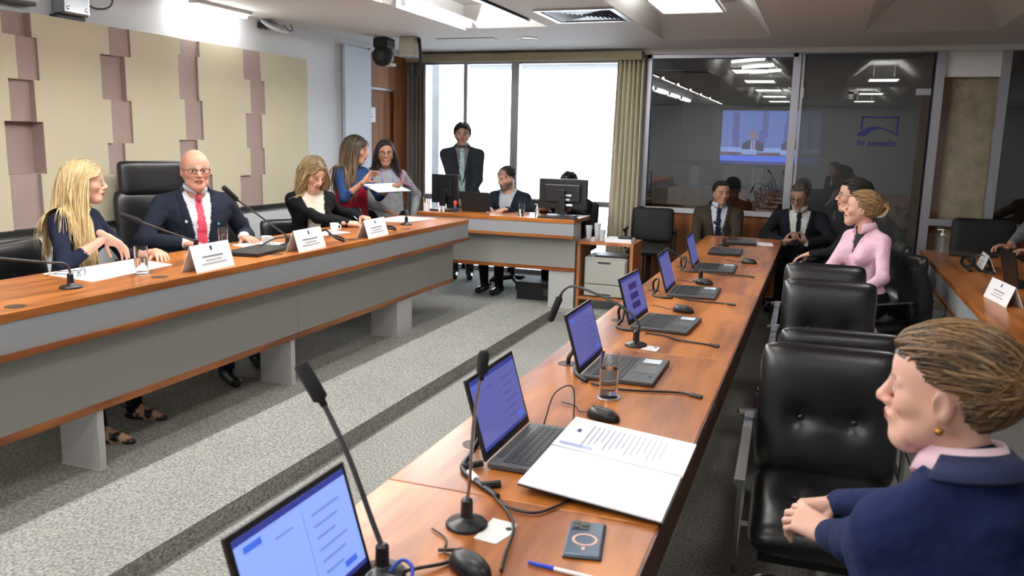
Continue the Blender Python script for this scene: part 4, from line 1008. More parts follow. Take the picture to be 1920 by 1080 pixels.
    for V_ in vols:
        v, q, lab = V_.mesh(2 if V_ is Vt and shirt is not None else 1); C = lut[np.clip(lab, 0, 11)]
        if V_ is Vt and shirt is not None:
            rl = (v-pel)/s; fv, lv, uv = rl @ Fc, np.abs(rl @ Lf), rl @ T; hv = vneck[0]*np.clip((uv-vneck[1])/(torso-.03-vneck[1]), 0, 1.25)
            lab = np.where((lab == 2) & (lv > hv+.001) & (fv > 0) & (uv < torso-.06), 8, lab); lab = np.where(((lab == 1) | (lab == 8)) & (lv < hv-.003) & (fv > .03) & (fv < .165) & (uv > vneck[1]) & (uv < torso), 2, lab)
            C = lut[np.clip(lab, 0, 11)]
        if tcol is not None: C = tcol(v, lab, C, pel, Fc, Lf, T, s)
        fl = lab[q[:, 0]]; parts.append((v, q, C, np.where(fl == 6, 0, np.where(fl == 5, 2, 1))))
    hk = dict(headkw or {})
    hp, Rm = make_head(HC, Fh, s*hs*.98, hroll, hhead, skin, sex, headfat, neck_to=nb-T*.03, **hk)
    parts.append(hp)
    for side_, W_, E_, hnd in (('R', wr, ER, handR), ('L', wl, EL, handL)):
        if hnd == 'none': continue
        fd = unit(W_-E_); kw = dict(hnd or {})
        fwd = kw.pop('fwd', fd); palm = kw.pop('palm', (0, 0, -1))
        parts.append(make_hand(W_+np.array(fwd)*.0, fwd, palm, side_, s*(1 if not fem else .93), hhand, skin, **kw))
    base = np.array([pel[0], pel[1], min(AR[2], AL[2]) if legs else pel[2]-.2])
    e = empty('person', tuple(base), 0); tag(e, label, 'person')
    for p in parts: p[0][:] = p[0]-base
    colmesh('body', parts, [M_skin, M_cloth, M_glossy], e)
    info = dict(torso=torso, ps=s, e=e, base=base, HC=HC, Rm=Rm, s=s*hs*.98, fat=headfat, nb=nb, pel=pel, SR=SR, SL=SL, Fc=Fc, Lf=Lf, T=T, Q=Q, wr=wr, wl=wl, ER=ER, EL=EL)
    PEOPLE.append(info); return info

# ---------------------------------------------------------------- hair made of locks combed over the skull
E1c, E1r, E2c, E2r = np.array([-.012, 0, .034]), np.array([.1, .077, .086]), np.array([.04, 0, .045]), np.array([.052, .062, .058])
def skull(d, fat):
    """distance from the skull centre to its surface along unit directions d (n,3)"""
    f3 = np.array([1, fat, 1]); t1 = 1/np.sqrt(((d/(E1r*f3))**2).sum(1))
    o = (E1c-E2c)/(E2r*f3); dd = d/(E2r*f3); A = (dd**2).sum(1); B = dd @ o; Cq = o @ o-1; disc = B*B-A*Cq
    t2 = np.where(disc > 0, (-B+np.sqrt(np.maximum(disc, 0)))/A, 0)
    return np.maximum(t1, t2)+.006
def hair(pi, c1, c2, length=.3, n=700, rad=.0048, part=0.0, flow='down', hairline=.075, curl=.0, seed=1, low=-.05, shell=1.03, gravity=.25, tip=.25, name='hair', up=0.0, vol=.05, face_free=.060, attach=None, v0=None, jit=.16, temple=.0, ear=None, mixp=.8, ombre=0.0, xface=.055, zmax=9.0, cap=1.02, back=0.0, lift=0.0):
    rnd = np.random.RandomState(seed); s = pi['s']; Rm = pi['Rm']; HC = pi['HC']; fat = pi['fat']; ce = E1c
    g = Rm.T @ np.array([0, 0, -1.0]); toh = lambda p: Rm.T @ ((np.array(p)-HC)/s)
    blk = [(toh(pi['SR']), toh(pi['SL']), .075), (toh(pi['Q'](0, 0, .40)), toh(pi['Q'](0, 0, .1)), .125)]
    if attach is None: attach = flow != 'down'
    def zb(x): return np.interp(x, [-.12, -.04, -.028, .015, .045, .068, .1], [low, low+.01, low+.012 if ear is None else ear, temple if ear is None else max(temple, ear), (temple+hairline)*.55, hairline, hairline+.004])
    # a skull cap under the locks
    nu, nv = 30, 22; th = np.repeat(np.linspace(0, PI, nu+1), nv); ph = np.tile(np.arange(nv)*2*PI/nv, nu+1)
    cv = np.stack([np.sin(th)*np.cos(ph), np.sin(th)*np.sin(ph), np.cos(th)], 1); pts = ce+cv*(skull(cv, fat)*cap)[:, None]; keep = (pts[:, 2] > zb(pts[:, 0])-.004) & (pts[:, 2] < zmax)
    ring = lambda i, j: i*nv+(j % nv)
    Fq = [(ring(i, j), ring(i, j+1), ring(i+1, j+1), ring(i+1, j)) for i in range(nu) for j in range(nv)]; Fq = [np.array([q for q in Fq if keep[list(q)].all()])]
    V = [pts]; Cc = [np.tile(np.array(c1[:3])*.9, (len(pts), 1))]
    # all locks grown together
    d = rnd.normal(size=(n*8, 3)); d /= np.linalg.norm(d, axis=1)[:, None]; P0 = ce+d*skull(d, fat)[:, None]
    ok = (P0[:, 2] > zb(P0[:, 0])) & (P0[:, 2] < zmax); d = d[ok][:n]; p = P0[ok][:n]*1.0; N = len(d)
    sd = np.where(p[:, 1] >= part, 1.0, -1.0); one = np.ones(N)
    if v0 is not None: v = np.tile(np.array(v0, float), (N, 1)); v[:, 1] *= sd if v0[1] else 1
    elif flow == 'down': kz = np.clip((p[:, 2]-.01)/.09, 0, 1); v = np.stack([(-.35-.25*rnd.rand(N))*(.3+.7*kz), sd*(.8+.3*rnd.rand(N))*kz, .1*kz-1.2*(1-kz)], 1)
    elif flow == 'back': v = np.stack([-one, sd*.15, .1*one+up], 1)
    elif flow == 'fwd': v = np.stack([.8*one, sd*.3, .1*one+up], 1)
    else: v = np.stack([-.3*one, -.9*one, .2*one+up], 1)
    v = v+rnd.normal(size=(N, 3))*jit; v -= d*(v*d).sum(1)[:, None]; v /= np.linalg.norm(v, axis=1)[:, None]
    K = max(6, int(length/.024)); L = length*(.78+.4*rnd.rand(N)); off = shell+vol*rnd.rand(N); pha = rnd.rand(N)*6.28; path = [p.copy()]
    for k in range(K):
        v = v*(1-gravity)+g*gravity+rnd.normal(size=(N, 3))*.05+np.array([-back, 0, 0]); v += curl*np.stack([np.cos(pha+k*1.2), np.sin(pha+k*1.2), np.sin(pha+k)*.6], 1)
        v /= np.linalg.norm(v, axis=1)[:, None]; p = p+v*(L/K/s)[:, None]
        ff = (p[:, 0] > .03) & (np.abs(p[:, 1]) < face_free*fat+.01) & (p[:, 2] < hairline-.012)
        if flow == 'down': p[:, 1] = np.where(ff, np.where(p[:, 1] >= part, 1, -1)*(face_free*fat+.012), p[:, 1])
        w = p-ce; Lw = np.linalg.norm(w, axis=1); u = w/Lw[:, None]; rr = skull(u, fat)*(off+lift*(k+1)/K)
        bl = np.zeros(N) if attach else np.clip((.07-p[:, 2])/.045, 0, 1)
        Ln = np.where(Lw < rr, rr, rr+(Lw-rr)*bl); pn = ce+u*Ln[:, None]
        if flow == 'down': pn[:, 0] = np.where((pn[:, 2] < hairline-.03) & (pn[:, 0] > xface) & (pn[:, 2] > -.2), xface, pn[:, 0])
        for a, b, r_ in blk:
            ab = b-a; t = np.clip((pn-a) @ ab/(ab @ ab), 0, 1); c = a+t[:, None]*ab; w = pn-c; lw = np.linalg.norm(w, axis=1); pn = np.where((lw < r_/s)[:, None], c+w/(lw[:, None]+1e-6)*r_/s, pn)
        st = pn-path[-1]; ls = np.linalg.norm(st, axis=1); v = np.where((ls > 1e-5)[:, None], .5*v+.5*st/(ls[:, None]+1e-9), v); p = pn; path.append(p.copy())
    path = np.stack(path, 1); m = K+1; tg = np.gradient(path, axis=1); tg /= np.linalg.norm(tg, axis=2)[..., None]+1e-9
    nr = path-ce; nr -= tg*(nr*tg).sum(2)[..., None]; nr /= np.linalg.norm(nr, axis=2)[..., None]+1e-9; bi = np.cross(tg, nr)
    tt = np.linspace(0, 1, m); ra = (rad*(.6+.8*rnd.rand(N)))[:, None]*(np.minimum(1, .5+tt*3)*(1-(1-tip)*np.clip((tt-.5)/.5, 0, 1)**1.5))[None]
    ns = 4; ang = [2*PI*a/ns for a in range(ns)]
    vs = np.stack([path+(nr*math.sin(a)*.5+bi*math.cos(a))*ra[..., None] for a in ang], 2)      # N,m,ns,3
    base0 = len(pts); idx = base0+np.arange(N*m*ns).reshape(N, m, ns)
    q = np.stack([idx[:, :-1, :], np.roll(idx, -1, 2)[:, :-1, :], np.roll(idx, -1, 2)[:, 1:, :], idx[:, 1:, :]], -1).reshape(-1, 4); Fq.append(q)
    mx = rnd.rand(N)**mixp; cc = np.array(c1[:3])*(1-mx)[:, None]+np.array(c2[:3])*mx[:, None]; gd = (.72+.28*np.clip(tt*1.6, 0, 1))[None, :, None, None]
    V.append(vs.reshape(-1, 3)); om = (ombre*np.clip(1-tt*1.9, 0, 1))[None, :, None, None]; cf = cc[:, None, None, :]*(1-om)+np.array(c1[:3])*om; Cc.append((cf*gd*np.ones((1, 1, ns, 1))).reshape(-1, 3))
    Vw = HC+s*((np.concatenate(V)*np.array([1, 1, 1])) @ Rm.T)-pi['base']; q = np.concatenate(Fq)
    return colmesh(name, [(Vw, q, np.concatenate(Cc), np.zeros(len(q), int))], [M_hair], pi['e'])

def glasses(pi, m, w=.024, hgt=.018, thick=.0016, x=.105):
    Rm, HC, s = pi['Rm'], pi['HC'], pi['s']; b = MB()
    T_ = lambda x_, y_, z_: tuple(HC+s*(Rm @ np.array([x_, y_, z_]))-pi['base'])
    for y in (-1, 1):
        pts = [T_(x-.12*abs(w*math.cos(t)*.5+.0), y*.033+w*math.copysign(abs(math.cos(t))**.7, math.cos(t)), .002+hgt*math.copysign(abs(math.sin(t))**.7, math.sin(t))) for t in np.linspace(0, 2*PI, 21)]
        b.tube(pts, thick*s, 6); b.tube([T_(x-.008, y*(.033+w), .008), T_(.06, y*.078*pi['fat'], .008), T_(-.01, y*.083*pi['fat'], .006)], thick*s, 6)
    b.tube([T_(x, -.01, .006), T_(x+.003, 0, .009), T_(x, .01, .006)], thick*s, 6)
    o = b.build('glasses', m, pi['e'], smooth=True); return o

def collar(pi, m, r=.064, h=.036, gap=10, drop=.028, flare=.014, a1=None, name='shirt_collar', lift=.024, th=.004):
    """folded collar standing round the neck; gap = half opening at the front, in degrees"""
    Q, T, Fc, Lf, s = pi['Q'], pi['T'], pi['Fc'], pi['Lf'], pi['ps']; nb = pi['nb']; nd = unit(pi['HC']-.03*(pi['Rm'][:, 0])-nb); N = 40; vs = []
    for i in range(N+1):
        a = R(gap+(360-2*gap)*i/N) if a1 is None else R(a1[0]+(a1[1]-a1[0])*i/N); fr = min(a, 2*PI-a)
        d = Fc*math.cos(a)+Lf*math.sin(a); bk = (1-math.cos(a))/2; dr = drop*math.exp(-(fr/R(38))**2)
        c = nb+nd*(lift+.012*bk)*s; top = c+d*r*s*(.98-.05*bk); mid = top+d*.004*s+nd*.003*s; bot = c+d*(r+flare+dr*.35)*s-T*(h+dr)*s
        vs += [tuple(top-nd*.02*s-pi['base']), tuple(top-pi['base']), tuple(mid-pi['base']), tuple(bot-pi['base'])]
    b = MB(); b.add(vs, [(i*4+j, i*4+j+1, (i+1)*4+j+1, (i+1)*4+j) for i in range(N) for j in range(3)])
    o = b.build(name, m, pi['e'], smooth=True); so = o.modifiers.new('solid', 'SOLIDIFY'); so.thickness = th; return o

# ------------------------------------------------------------------ the people in the photograph
SK_F = (.60, .33, .23); SK_P = (.62, .35, .25); SK_T = (.42, .21, .13); SK_R = (.58, .29, .2)
NAVY = (.012, .015, .032); BLK = (.008, .008, .01); WHT = (.62, .64, .68)
M_frame = mat('glasses_frame', rgb(60, 40, 30), .3); M_framed = mat('glasses_frame_dark', rgb(20, 18, 20), .3); M_framel = mat('glasses_frame_silver', rgb(170, 180, 185), .25, .7)
DZ = .923            # top of the presiding bench
# 1 long haired woman at the left
p1 = person('woman with long blonde hair in a dark navy jacket gesturing over the bench', (-3.72, 3.44, 1.345), 45, 15, 'f', s=.97, pitch=4, lean=8, skin=SK_P, top=NAVY, shirt=None,
            wr=(-3.47, 3.33, 1.075), elbR=(-.2, -.9, -.9), handR=dict(fwd=unit([.35, .75, -.62]), palm=(.1, -.45, -.6), curl=(.3, .35, .3), spread=.15, thumb=.4), wl=(-3.45, 3.66, .955), handL=dict(fwd=(.8, -.5, -.05), palm=(0, 0, -1)),
            sleeves=.42, h=.009, hhead=.0042, hhand=.0036, pants=(.012, .013, .02), ankles=((-3.27, 3.02, ZP), (-3.38, 3.36, ZP)), sandals=True, headkw=dict(open_=.6, hairc=(.2, .12, .06)), bust=.8, torso=.52, knee_dir=(1, .2, 1))
hair(p1, (.38, .25, .10), (.80, .60, .33), .44, 2600, .0038, seed=3, gravity=.26, shell=1.05, vol=.07, face_free=.07, curl=.03, xface=.03)
# 2 bald man with red tie
p2 = person('bald man in glasses with dark suit and pink tie speaking at the bench', (-3.73, 4.318, 1.385), -38, -33, 'm', s=1.03, hs=1.05, pitch=3, lean=4, skin=SK_R, top=(.014, .017, .03), shirt=(.6, .62, .68), tie=(.62, .07, .11), pants=NAVY,
            wr=(-3.60, 4.04, .955), wl=(-3.50, 4.48, .955), handR=dict(fwd=unit([.85, .25, -.1]), palm=(0, 0, -1), curl=(.2, .3, .2)), handL=dict(fwd=unit([.8, -.35, -.08]), palm=(0, 0, -1), curl=(.15, .25, .2)),
            elbR=(-.5, -.8, -.6), elbL=(-.3, .9, -.6), h=.0062, hhead=.004, hhand=.0038, fat=1.1, vneck=(.085, .02), cuff=(.6, .62, .66), ankles=((-3.38, 4.12, ZP), (-3.44, 4.5, ZP)), torso=.54, headkw=dict(open_=.5, hairc=(.25, .2, .17), old=True), headfat=1.0, knee_dir=(1, 0, 1))
glasses(p2, M_frame, .026, .015, .0022)
hair(p2, (.3, .25, .22), (.42, .36, .32), .02, 160, .0026, flow='back', hairline=.3, temple=-.02, low=-.045, seed=4, shell=1.01, vol=.01, gravity=.3, name='hair_fringe', cap=.98, zmax=.03)
for (l, u, c, nm) in ((-.095, .36, rgb(205, 205, 210), 'white_pin'), (.1, .34, rgb(60, 150, 170), 'teal_pin')):
    q = p2['Q'](.13, l, u)-p2['base']; MB().lathe([(.009, 0), (.009, .006), (.004, .008)], tuple(q), 12, tuple(p2['Fc'])).build('lapel_pin', mat(nm, c, .4), p2['e'])
# 3 woman in black blazer
p3 = person('fair haired woman in black blazer and cream top writing at the bench', (-3.74, 5.66, 1.325), -25, -38, 'f', s=.99, hs=1.08, pitch=30, lean=12, skin=SK_P, top=BLK, shirt=(.66, .56, .46), tie=None, pants=BLK, hroll=-.05,
            wr=(-3.40, 5.60, .955), wl=(-3.56, 6.08, .955), handR=dict(fwd=unit([.6, .7, -.1]), palm=(-.2, .3, -1), curl=(.6, .7, .5), thumb=.6), handL=dict(fwd=unit([.65, -.3, .0]), palm=(0, 0, -1), curl=(.5, .6, .4)),
            elbR=(-.4, -.8, -.7), elbL=(-.3, .9, -.4), h=.007, hhead=.0045, hhand=.004, vneck=(.10, -.04), lap=.03, bust=.85, torso=.52, legs=False, headkw=dict(hairc=(.2, .12, .06)))
hair(p3, (.11, .066, .03), (.56, .39, .18), .27, 1300, .0046, ombre=.8, seed=6, gravity=.26, shell=1.04, vol=.06, curl=.12)
# 4 woman standing with red skirt
p4 = person('standing woman in blue top and dark red skirt holding papers', (-4.0, 6.74, 1.50), 20, -15, 'f', s=1.0, hs=1.05, pitch=12, lean=3, standing=True, skin=SK_T, top=(.02, .045, .13), skirt=(.22, .008, .02), torso=.50,
            wr=(-3.78, 6.52, 1.235), wl=(-3.72, 6.93, 1.17), handR=dict(fwd=unit([.35, .65, .65]), palm=(.6, .2, .1), curl=(.5, .6, .4)), handL=dict(fwd=unit([.6, -.6, 0]), palm=(0, 0, 1), curl=(.3, .3, .2)),
            sleeves=.35, bust=.8, h=.010, ankles=((-4.03, 6.66, ZP), (-3.97, 6.83, ZP)), headkw=dict(hairc=(.05, .03, .02)))
hair(p4, (.022, .014, .010), (.27, .165, .085), .46, 900, .0052, ombre=1.0, seed=9, gravity=.26, shell=1.04, vol=.05)
b = MB(); MT = Matrix.Translation((-3.70, 6.76, 1.165)) @ Matrix.Rotation(R(-20), 4, 'Z') @ Matrix.Rotation(R(14), 4, 'Y')
fo = empty('open_folder', (-3.70, 6.76, 1.165), 0, 'open folder of white papers held by the standing woman in blue', 'folder')
MQ = Matrix.Rotation(R(-20), 4, 'Z') @ Matrix.Rotation(R(14), 4, 'Y')
MB().box(-.12, .13, -.2, .2, -.006, -.002, MQ).build('cover', M_black, fo); MB().box(-.115, .12, -.195, -.005, -.002, .004, MQ).build('page', M_paper, fo); MB().box(-.115, .12, .005, .195, -.002, .004, MQ).build('page', M_paper, fo)
# 5 woman in grey hoodie
p5 = person('standing woman with glasses, dark hair and grey zipped hoodie', (-3.98, 7.26, 1.462), -58, -50, 'f', s=1.0, hs=1.05, pitch=3, lean=2, standing=True, skin=SK_T, top=(.27, .27, .29), torso=.5, fat=1.22, pants=BLK,
            wr=(-3.83, 7.02, .93), wl=(-3.80, 7.50, .82), elbL=(.2, .9, .1), bust=1.0, h=.010, ankles=((-4.04, 7.2, ZP), (-3.95, 7.36, ZP)), headkw=dict(hairc=(.02, .014, .012), smile=.8))
glasses(p5, M_framed, .026, .019, .0022)
hair(p5, (.012, .009, .008), (.045, .028, .02), .30, 700, .0055, seed=11, gravity=.26, shell=1.03, vol=.03)
b = MB()
for l in (-.03, .03): b.tube([tuple(p5['Q'](.05, l*1.8, .47)-p5['base']), tuple(p5['Q'](.14, l*1.6, .36)-p5['base']), tuple(p5['Q'](.175, l*.5, .22)-p5['base'])], .006, 6, flat=.4)
b.build('lanyard', mat('lanyard_blue', rgb(110, 120, 190), .7), p5['e'])
MB().tube(cat_rom([tuple(p5['SL']+p5['Fc']*.05+np.array([0, 0, .05])-p5['base']), tuple(p5['SL']+p5['Fc']*.07-p5['base']+np.array([0, 0, -.06])), tuple((p5['SL']+p5['EL'])/2+p5['Fc']*.07-p5['base'])]), .007, 6).build('pink_piping', mat('piping_pink', rgb(215, 110, 160), .7), p5['e'])
# 6 man standing at the window
p6 = person('young man in dark suit standing in front of the bright window', (-3.665, 8.4, 1.66), -66, -66, 'm', s=1.0, pitch=4, lean=0, standing=True, skin=(.36, .19, .13), top=(.022, .024, .03), shirt=(.12, .13, .15), tie=(.35, .46, .44), pants=(.02, .022, .028),
            wr=(-3.62, 8.22, .98), wl=(-3.52, 8.27, .98), handR=dict(fwd=(.6, -.2, -.6), palm=(-.3, .8, 0)), handL=dict(fwd=(-.5, -.3, -.6), palm=(.3, .8, 0)), elbR=(-1, .2, -.2), elbL=(1, .4, -.2), h=.0075, vneck=(.075, .1), torso=.52, ankles=((-3.75, 8.42, ZP), (-3.58, 8.45, ZP)), headkw=dict(hairc=(.012, .01, .01), smile=1))
hair(p6, (.008, .007, .008), (.025, .02, .018), .05, 500, .0045, flow='fwd', hairline=.07, low=-.03, temple=.01, seed=12, gravity=.02, shell=1.05, vol=.12, up=.3, curl=.25, lift=.08)
# 7 bearded clerk
p7 = person('bearded balding clerk in dark suit seated at the clerk bench', (-2.995, 8.0, 1.236), -122, -95, 'm', s=.98, pitch=14, lean=8, skin=(.6, .35, .25), top=(.012, .015, .025), shirt=(.42, .43, .46), pants=BLK,
            wr=(-3.03, 7.62, .945), wl=(-2.86, 7.64, .945), handR=dict(fwd=(.35, -.9, -.05), palm=(0, 0, -1), curl=(.3, .4, .3)), handL=dict(fwd=(-.3, -.9, -.05), palm=(0, 0, -1)), h=.010, torso=.5, vneck=(.09, .0),
            ankles=((-3.13, 7.78, ZP), (-2.95, 7.72, ZP)), headkw=dict(hairc=(.02, .015, .012), beard=(.03, .02, .016), cap=(.05, -.9, .6)))
hair(p7, (.015, .012, .01), (.03, .024, .02), .025, 300, .004, flow='back', hairline=.105, low=-.045, temple=.01, seed=13, shell=1.01, vol=.02, gravity=.2, cap=1.005)
# 8 hidden clerk
p8 = person('dark haired clerk almost hidden behind the right monitor', (-2.377, 8.14, 1.19), -100, -90, 'm', s=.97, pitch=18, lean=6, skin=(.4, .22, .15), top=BLK, shirt=(.3, .3, .33), pants=BLK, h=.013, hhead=.007, hhand=.006, torso=.5, wr=(-2.5, 7.72, .96), wl=(-2.25, 7.72, .96), ankles=((-2.5, 7.85, ZP), (-2.3, 7.85, ZP)), headkw=dict(hairc=(.01, .009, .009)))
hair(p8, (.008, .007, .008), (.02, .016, .015), .05, 400, .005, flow='fwd', hairline=.07, low=-.03, seed=14, gravity=.03, shell=1.05, vol=.08, up=.2)
# 9 man in brown suit
p9 = person('man in brown suit and dark tie at the far end of the table', (-.91, 8.5, 1.145), -62, -82, 'm', s=.98, hs=.98, pitch=4, lean=3, skin=(.42, .22, .15), top=(.045, .034, .024), shirt=(.5, .56, .68), tie=(.012, .014, .03), pants=(.04, .03, .022),
            wr=(-1.02, 8.16, .60), wl=(-.72, 8.14, .60), h=.0075, vneck=(.085, .04), fat=1.05, torso=.5, headkw=dict(hairc=(.012, .01, .009), smile=.4), ankles=((-1.0, 8.1, 0), (-.8, 8.1, 0)))
hair(p9, (.01, .008, .008), (.022, .018, .016), .04, 450, .0042, flow='back', hairline=.088, low=-.035, temple=.0, seed=15, gravity=.08, shell=1.02, vol=.04)
# 10 man with phone
p10 = person('grey haired man in glasses and black suit looking down at a phone', (-.169, 8.5, 1.148), -108, -90, 'm', s=1.02, hs=1.0, pitch=24, lean=6, skin=(.38, .2, .14), top=(.010, .011, .015), shirt=(.55, .56, .54), tie=(.01, .01, .014), pants=BLK, fat=1.15,
            wr=(-.27, 8.17, .73), wl=(-.07, 8.19, .735), handR=dict(fwd=unit([.75, -.45, .15]), palm=(.2, .5, .8), curl=(.7, .7, .4), thumb=.6), handL=dict(fwd=unit([-.75, -.45, .15]), palm=(-.2, .5, .8), curl=(.7, .7, .4), thumb=.6), elbR=(-1, 0, -.3), elbL=(1, 0, -.3), h=.0075, vneck=(.10, -.02), torso=.5, cuff=(.55, .56, .54), headkw=dict(hairc=(.08, .07, .065)), ankles=((-.28, 8.05, 0), (-.05, 8.05, 0)))
glasses(p10, M_framed, .025, .015, .0024)
hair(p10, (.05, .042, .04), (.17, .15, .14), .035, 500, .0042, flow='back', hairline=.082, low=-.04, temple=-.01, seed=16, gravity=.08, shell=1.02, vol=.04)
ph = empty('held_phone', (-.175, 8.10, .755), 0, 'black phone held by the grey haired man', 'phone'); MB().box(-.035, .035, -.075, .075, -.004, .004, Matrix.Rotation(R(25), 4, 'X')).build('case', M_black, ph, bevel=.002)
# 11 dark haired woman behind the pink one
p11 = person('dark haired woman with glasses in black seated beyond the woman in pink', (.25, 6.78, 1.258), 178, 188, 'f', s=1.0, hs=1.06, pitch=0, lean=8, skin=SK_P, top=BLK, pants=BLK, torso=.52, h=.010,
             wl=(-.02, 6.84, .80), wr=(-.08, 7.0, .70), handL=dict(fwd=unit([-.85, .25, -.35]), palm=(0, .1, -1), curl=(.25, .35, .25)), elbL=(.2, -.8, -.3), ankles=((-.12, 6.95, 0), (-.12, 6.8, 0)), bust=.8, headkw=dict(hairc=(.012, .009, .008), smile=1, open_=.4))
glasses(p11, M_framel, .024, .018, .0016)
hair(p11, (.009, .007, .007), (.03, .022, .018), .15, 700, .005, flow='back', seed=17, gravity=.1, shell=1.06, vol=.08, hairline=.078, low=-.06, up=.1)
# 12 woman in pink shirt
p12 = person('laughing woman in pink shirt with light brown hair in a claw clip', (.285, 6.1, 1.21), 172, -140, 'f', s=.97, hs=1.06, pitch=-6, lean=4, skin=SK_P, top=(.72, .46, .56), shirt=(.03, .028, .03), pants=BLK, torso=.52, h=.009, hhead=.0045, lap=.02, vneck=(.05, .33), padding=.008,
             wr=(.02, 5.86, .66), wl=(.25, 5.72, .66), ankles=((.0, 5.95, 0), (.1, 5.8, 0)), bust=.85, headkw=dict(hairc=(.2, .11, .05), smile=1, open_=.4), elbL=(.7, -.5, -.6))
hair(p12, (.12, .066, .026), (.38, .225, .09), .13, 800, .0048, flow='back', seed=18, gravity=.03, shell=1.04, vol=.06, hairline=.078, low=-.07, temple=.01)
Rm, s_ = p12['Rm'], p12['s']
def inhead(pi, *q): return [tuple(pi['HC']+pi['s']*(pi['Rm'] @ np.array(a))-pi['base']) for a in q]
for k in range(9):
    a = k*.7; c = (-.125-.012*math.sin(k), .02*math.cos(k*1.7), .005+.01*k-.03)
    MB().tube(cat_rom(inhead(p12, (-.09, 0, .0), (-.12, .02*math.cos(a), -.03+.01*k), (-.15-.008*math.sin(a), .025*math.sin(a), .01+.006*k), (-.135, .02*math.sin(a*2), .05), (-.12, .01, .02)), 4), [.011]*16+[.005], 6).build('hair_twist', mat('hair_twist', (.33, .19, .07, 1), .45), p12['e'], smooth=True)
cl = MB()
for sgn in (-1, 1): cl.tube(cat_rom(inhead(p12, (-.1, sgn*.035, -.035), (-.14, sgn*.042, -.02), (-.155, sgn*.03, .02), (-.14, sgn*.012, .05)), 4), .008, 6, flat=.5)
cl.build('claw_clip', mat('clip_grey', rgb(160, 170, 178), .3), p12['e'], smooth=True)
# 13 woman in the foreground
p13 = person('woman with short brown hair and navy jacket in the foreground', (.230, 1.5, 1.222), 160, 128, 'f', s=1.0, hs=.93, neck=.108, pitch=2, lean=6, skin=(.62, .36, .27), top=(.009, .015, .055), shirt=(.66, .46, .52), pants=(.008, .009, .016), torso=.50, h=.0062, hhead=.0028, hhand=.0026, vneck=(.055, .16), lap=.04, padding=.012, fat=1.04,
             wl=(.085, 1.86, .775), wr=(.10, 2.04, .775), handL=dict(fwd=unit([-.8, .5, .12]), palm=(.25, .35, -.75), curls=((.55, .8, .5), (.6, .85, .5), (.65, .9, .5), (.7, .9, .5)), thumb=.5), handR=dict(fwd=unit([-.85, -.3, -.05]), palm=(0, -.3, -.95), curls=((.5, .75, .5), (.6, .85, .5), (.65, .9, .5), (.7, .9, .5)), thumb=.6),
             elbL=(.5, -.7, -.7), elbR=(.9, .7, -.5), cuff=(.66, .46, .52), bust=.9, ankles=((.0, 1.98, 0), (-.12, 1.82, 0)), headkw=dict(hairc=(.16, .1, .055), old=True), knee_dir=(-.5, .8, 1))
hair(p13, (.04, .021, .009), (.29, .17, .072), .095, 3000, .0029, part=-.02, flow='back', seed=20, gravity=.05, shell=1.04, vol=.09, hairline=.068, low=-.085, temple=.03, ear=.03, mixp=1.6, up=.15, tip=.1, curl=.05, lift=.04)
MB().lathe([(.001, -.008), (.006, -.005), (.007, .0), (.006, .005), (.001, .007)], inhead(p13, (-.006, .087, -.048))[0], 14, (0, 1, 0)).build('earring', mat('gold', rgb(170, 120, 50), .3, .8), p13['e'], smooth=True)
# 14 person at the right desk, mostly outside the frame
p14 = person('person in grey sleeves whose hands rest on the right desk', (2.02, 8.5, 1.3), -95, -120, 'm', s=1.0, pitch=10, lean=6, skin=SK_R, top=(.2, .21, .23), pants=BLK, h=.012, hhead=.007, torso=.5,
             wr=(1.56, 8.10, .815), wl=(1.72, 8.02, .80), handR=dict(fwd=unit([-.85, -.35, .1]), palm=(0, -.2, -1), curl=(.45, .6, .4)), handL=dict(fwd=unit([-.9, -.1, 0]), palm=(0, 0, -1), curl=(.4, .5, .3)), sleeves=.8, ankles=((1.8, 8.2, 0), (2.05, 8.2, 0)), headkw=dict(hairc=(.03, .02, .02)))
hair(p14, (.02, .015, .012), (.05, .035, .03), .04, 300, .005, flow='back', seed=22, gravity=.08, shell=1.03, vol=.04)

# collars, knots and jacket collars
def cm(n, c): return mat(n, tuple(c)+(1,), .85)
for pi, sc, jc, n in ((p2, (.6, .62, .68), (.014, .017, .03), 'two'), (p6, (.12, .13, .15), (.022, .024, .03), 'six'), (p9, (.5, .56, .68), (.045, .034, .024), 'nine'), (p10, (.55, .56, .54), (.010, .011, .015), 'ten')):
    collar(pi, cm('collar_'+n, sc),   .066, .027, 9, .022, .009); collar(pi, cm('jacket_collar_'+n, jc), .08, .03, 0, .0, .02, (75, 285), 'jacket_collar', .008, .008)
for pi, tc, n in ((p2, (.62, .07, .11), 'two'), (p6, (.35, .46, .44), 'six'), (p9, (.012, .014, .03), 'nine'), (p10, (.01, .01, .014), 'ten')):
    k = pi['Q'](.075, 0, pi['torso']-.045)-pi['base']; MB().lathe([(.001, -.022), (.012, -.02), (.018, .012), (.013, .02), (.001, .021)], tuple(k), 12, tuple(pi['T']*.9+pi['Fc']*-.35)).build('tie_knot', cm('tie_knot_'+n, tc), pi['e'], smooth=True)
collar(p12, cm('pink_collar', (.72, .46, .56)), .058, .045, 26, .035, .022); collar(p13, cm('pink_shirt_collar', (.72, .50, .57)), .058, .038, 22, .03, .02, None, 'shirt_collar', .022)
collar(p13, cm('navy_jacket_collar', (.009, .015, .055)), .068, .03, 0, .0, .034, (104, 290), 'jacket_collar', .012, .007)

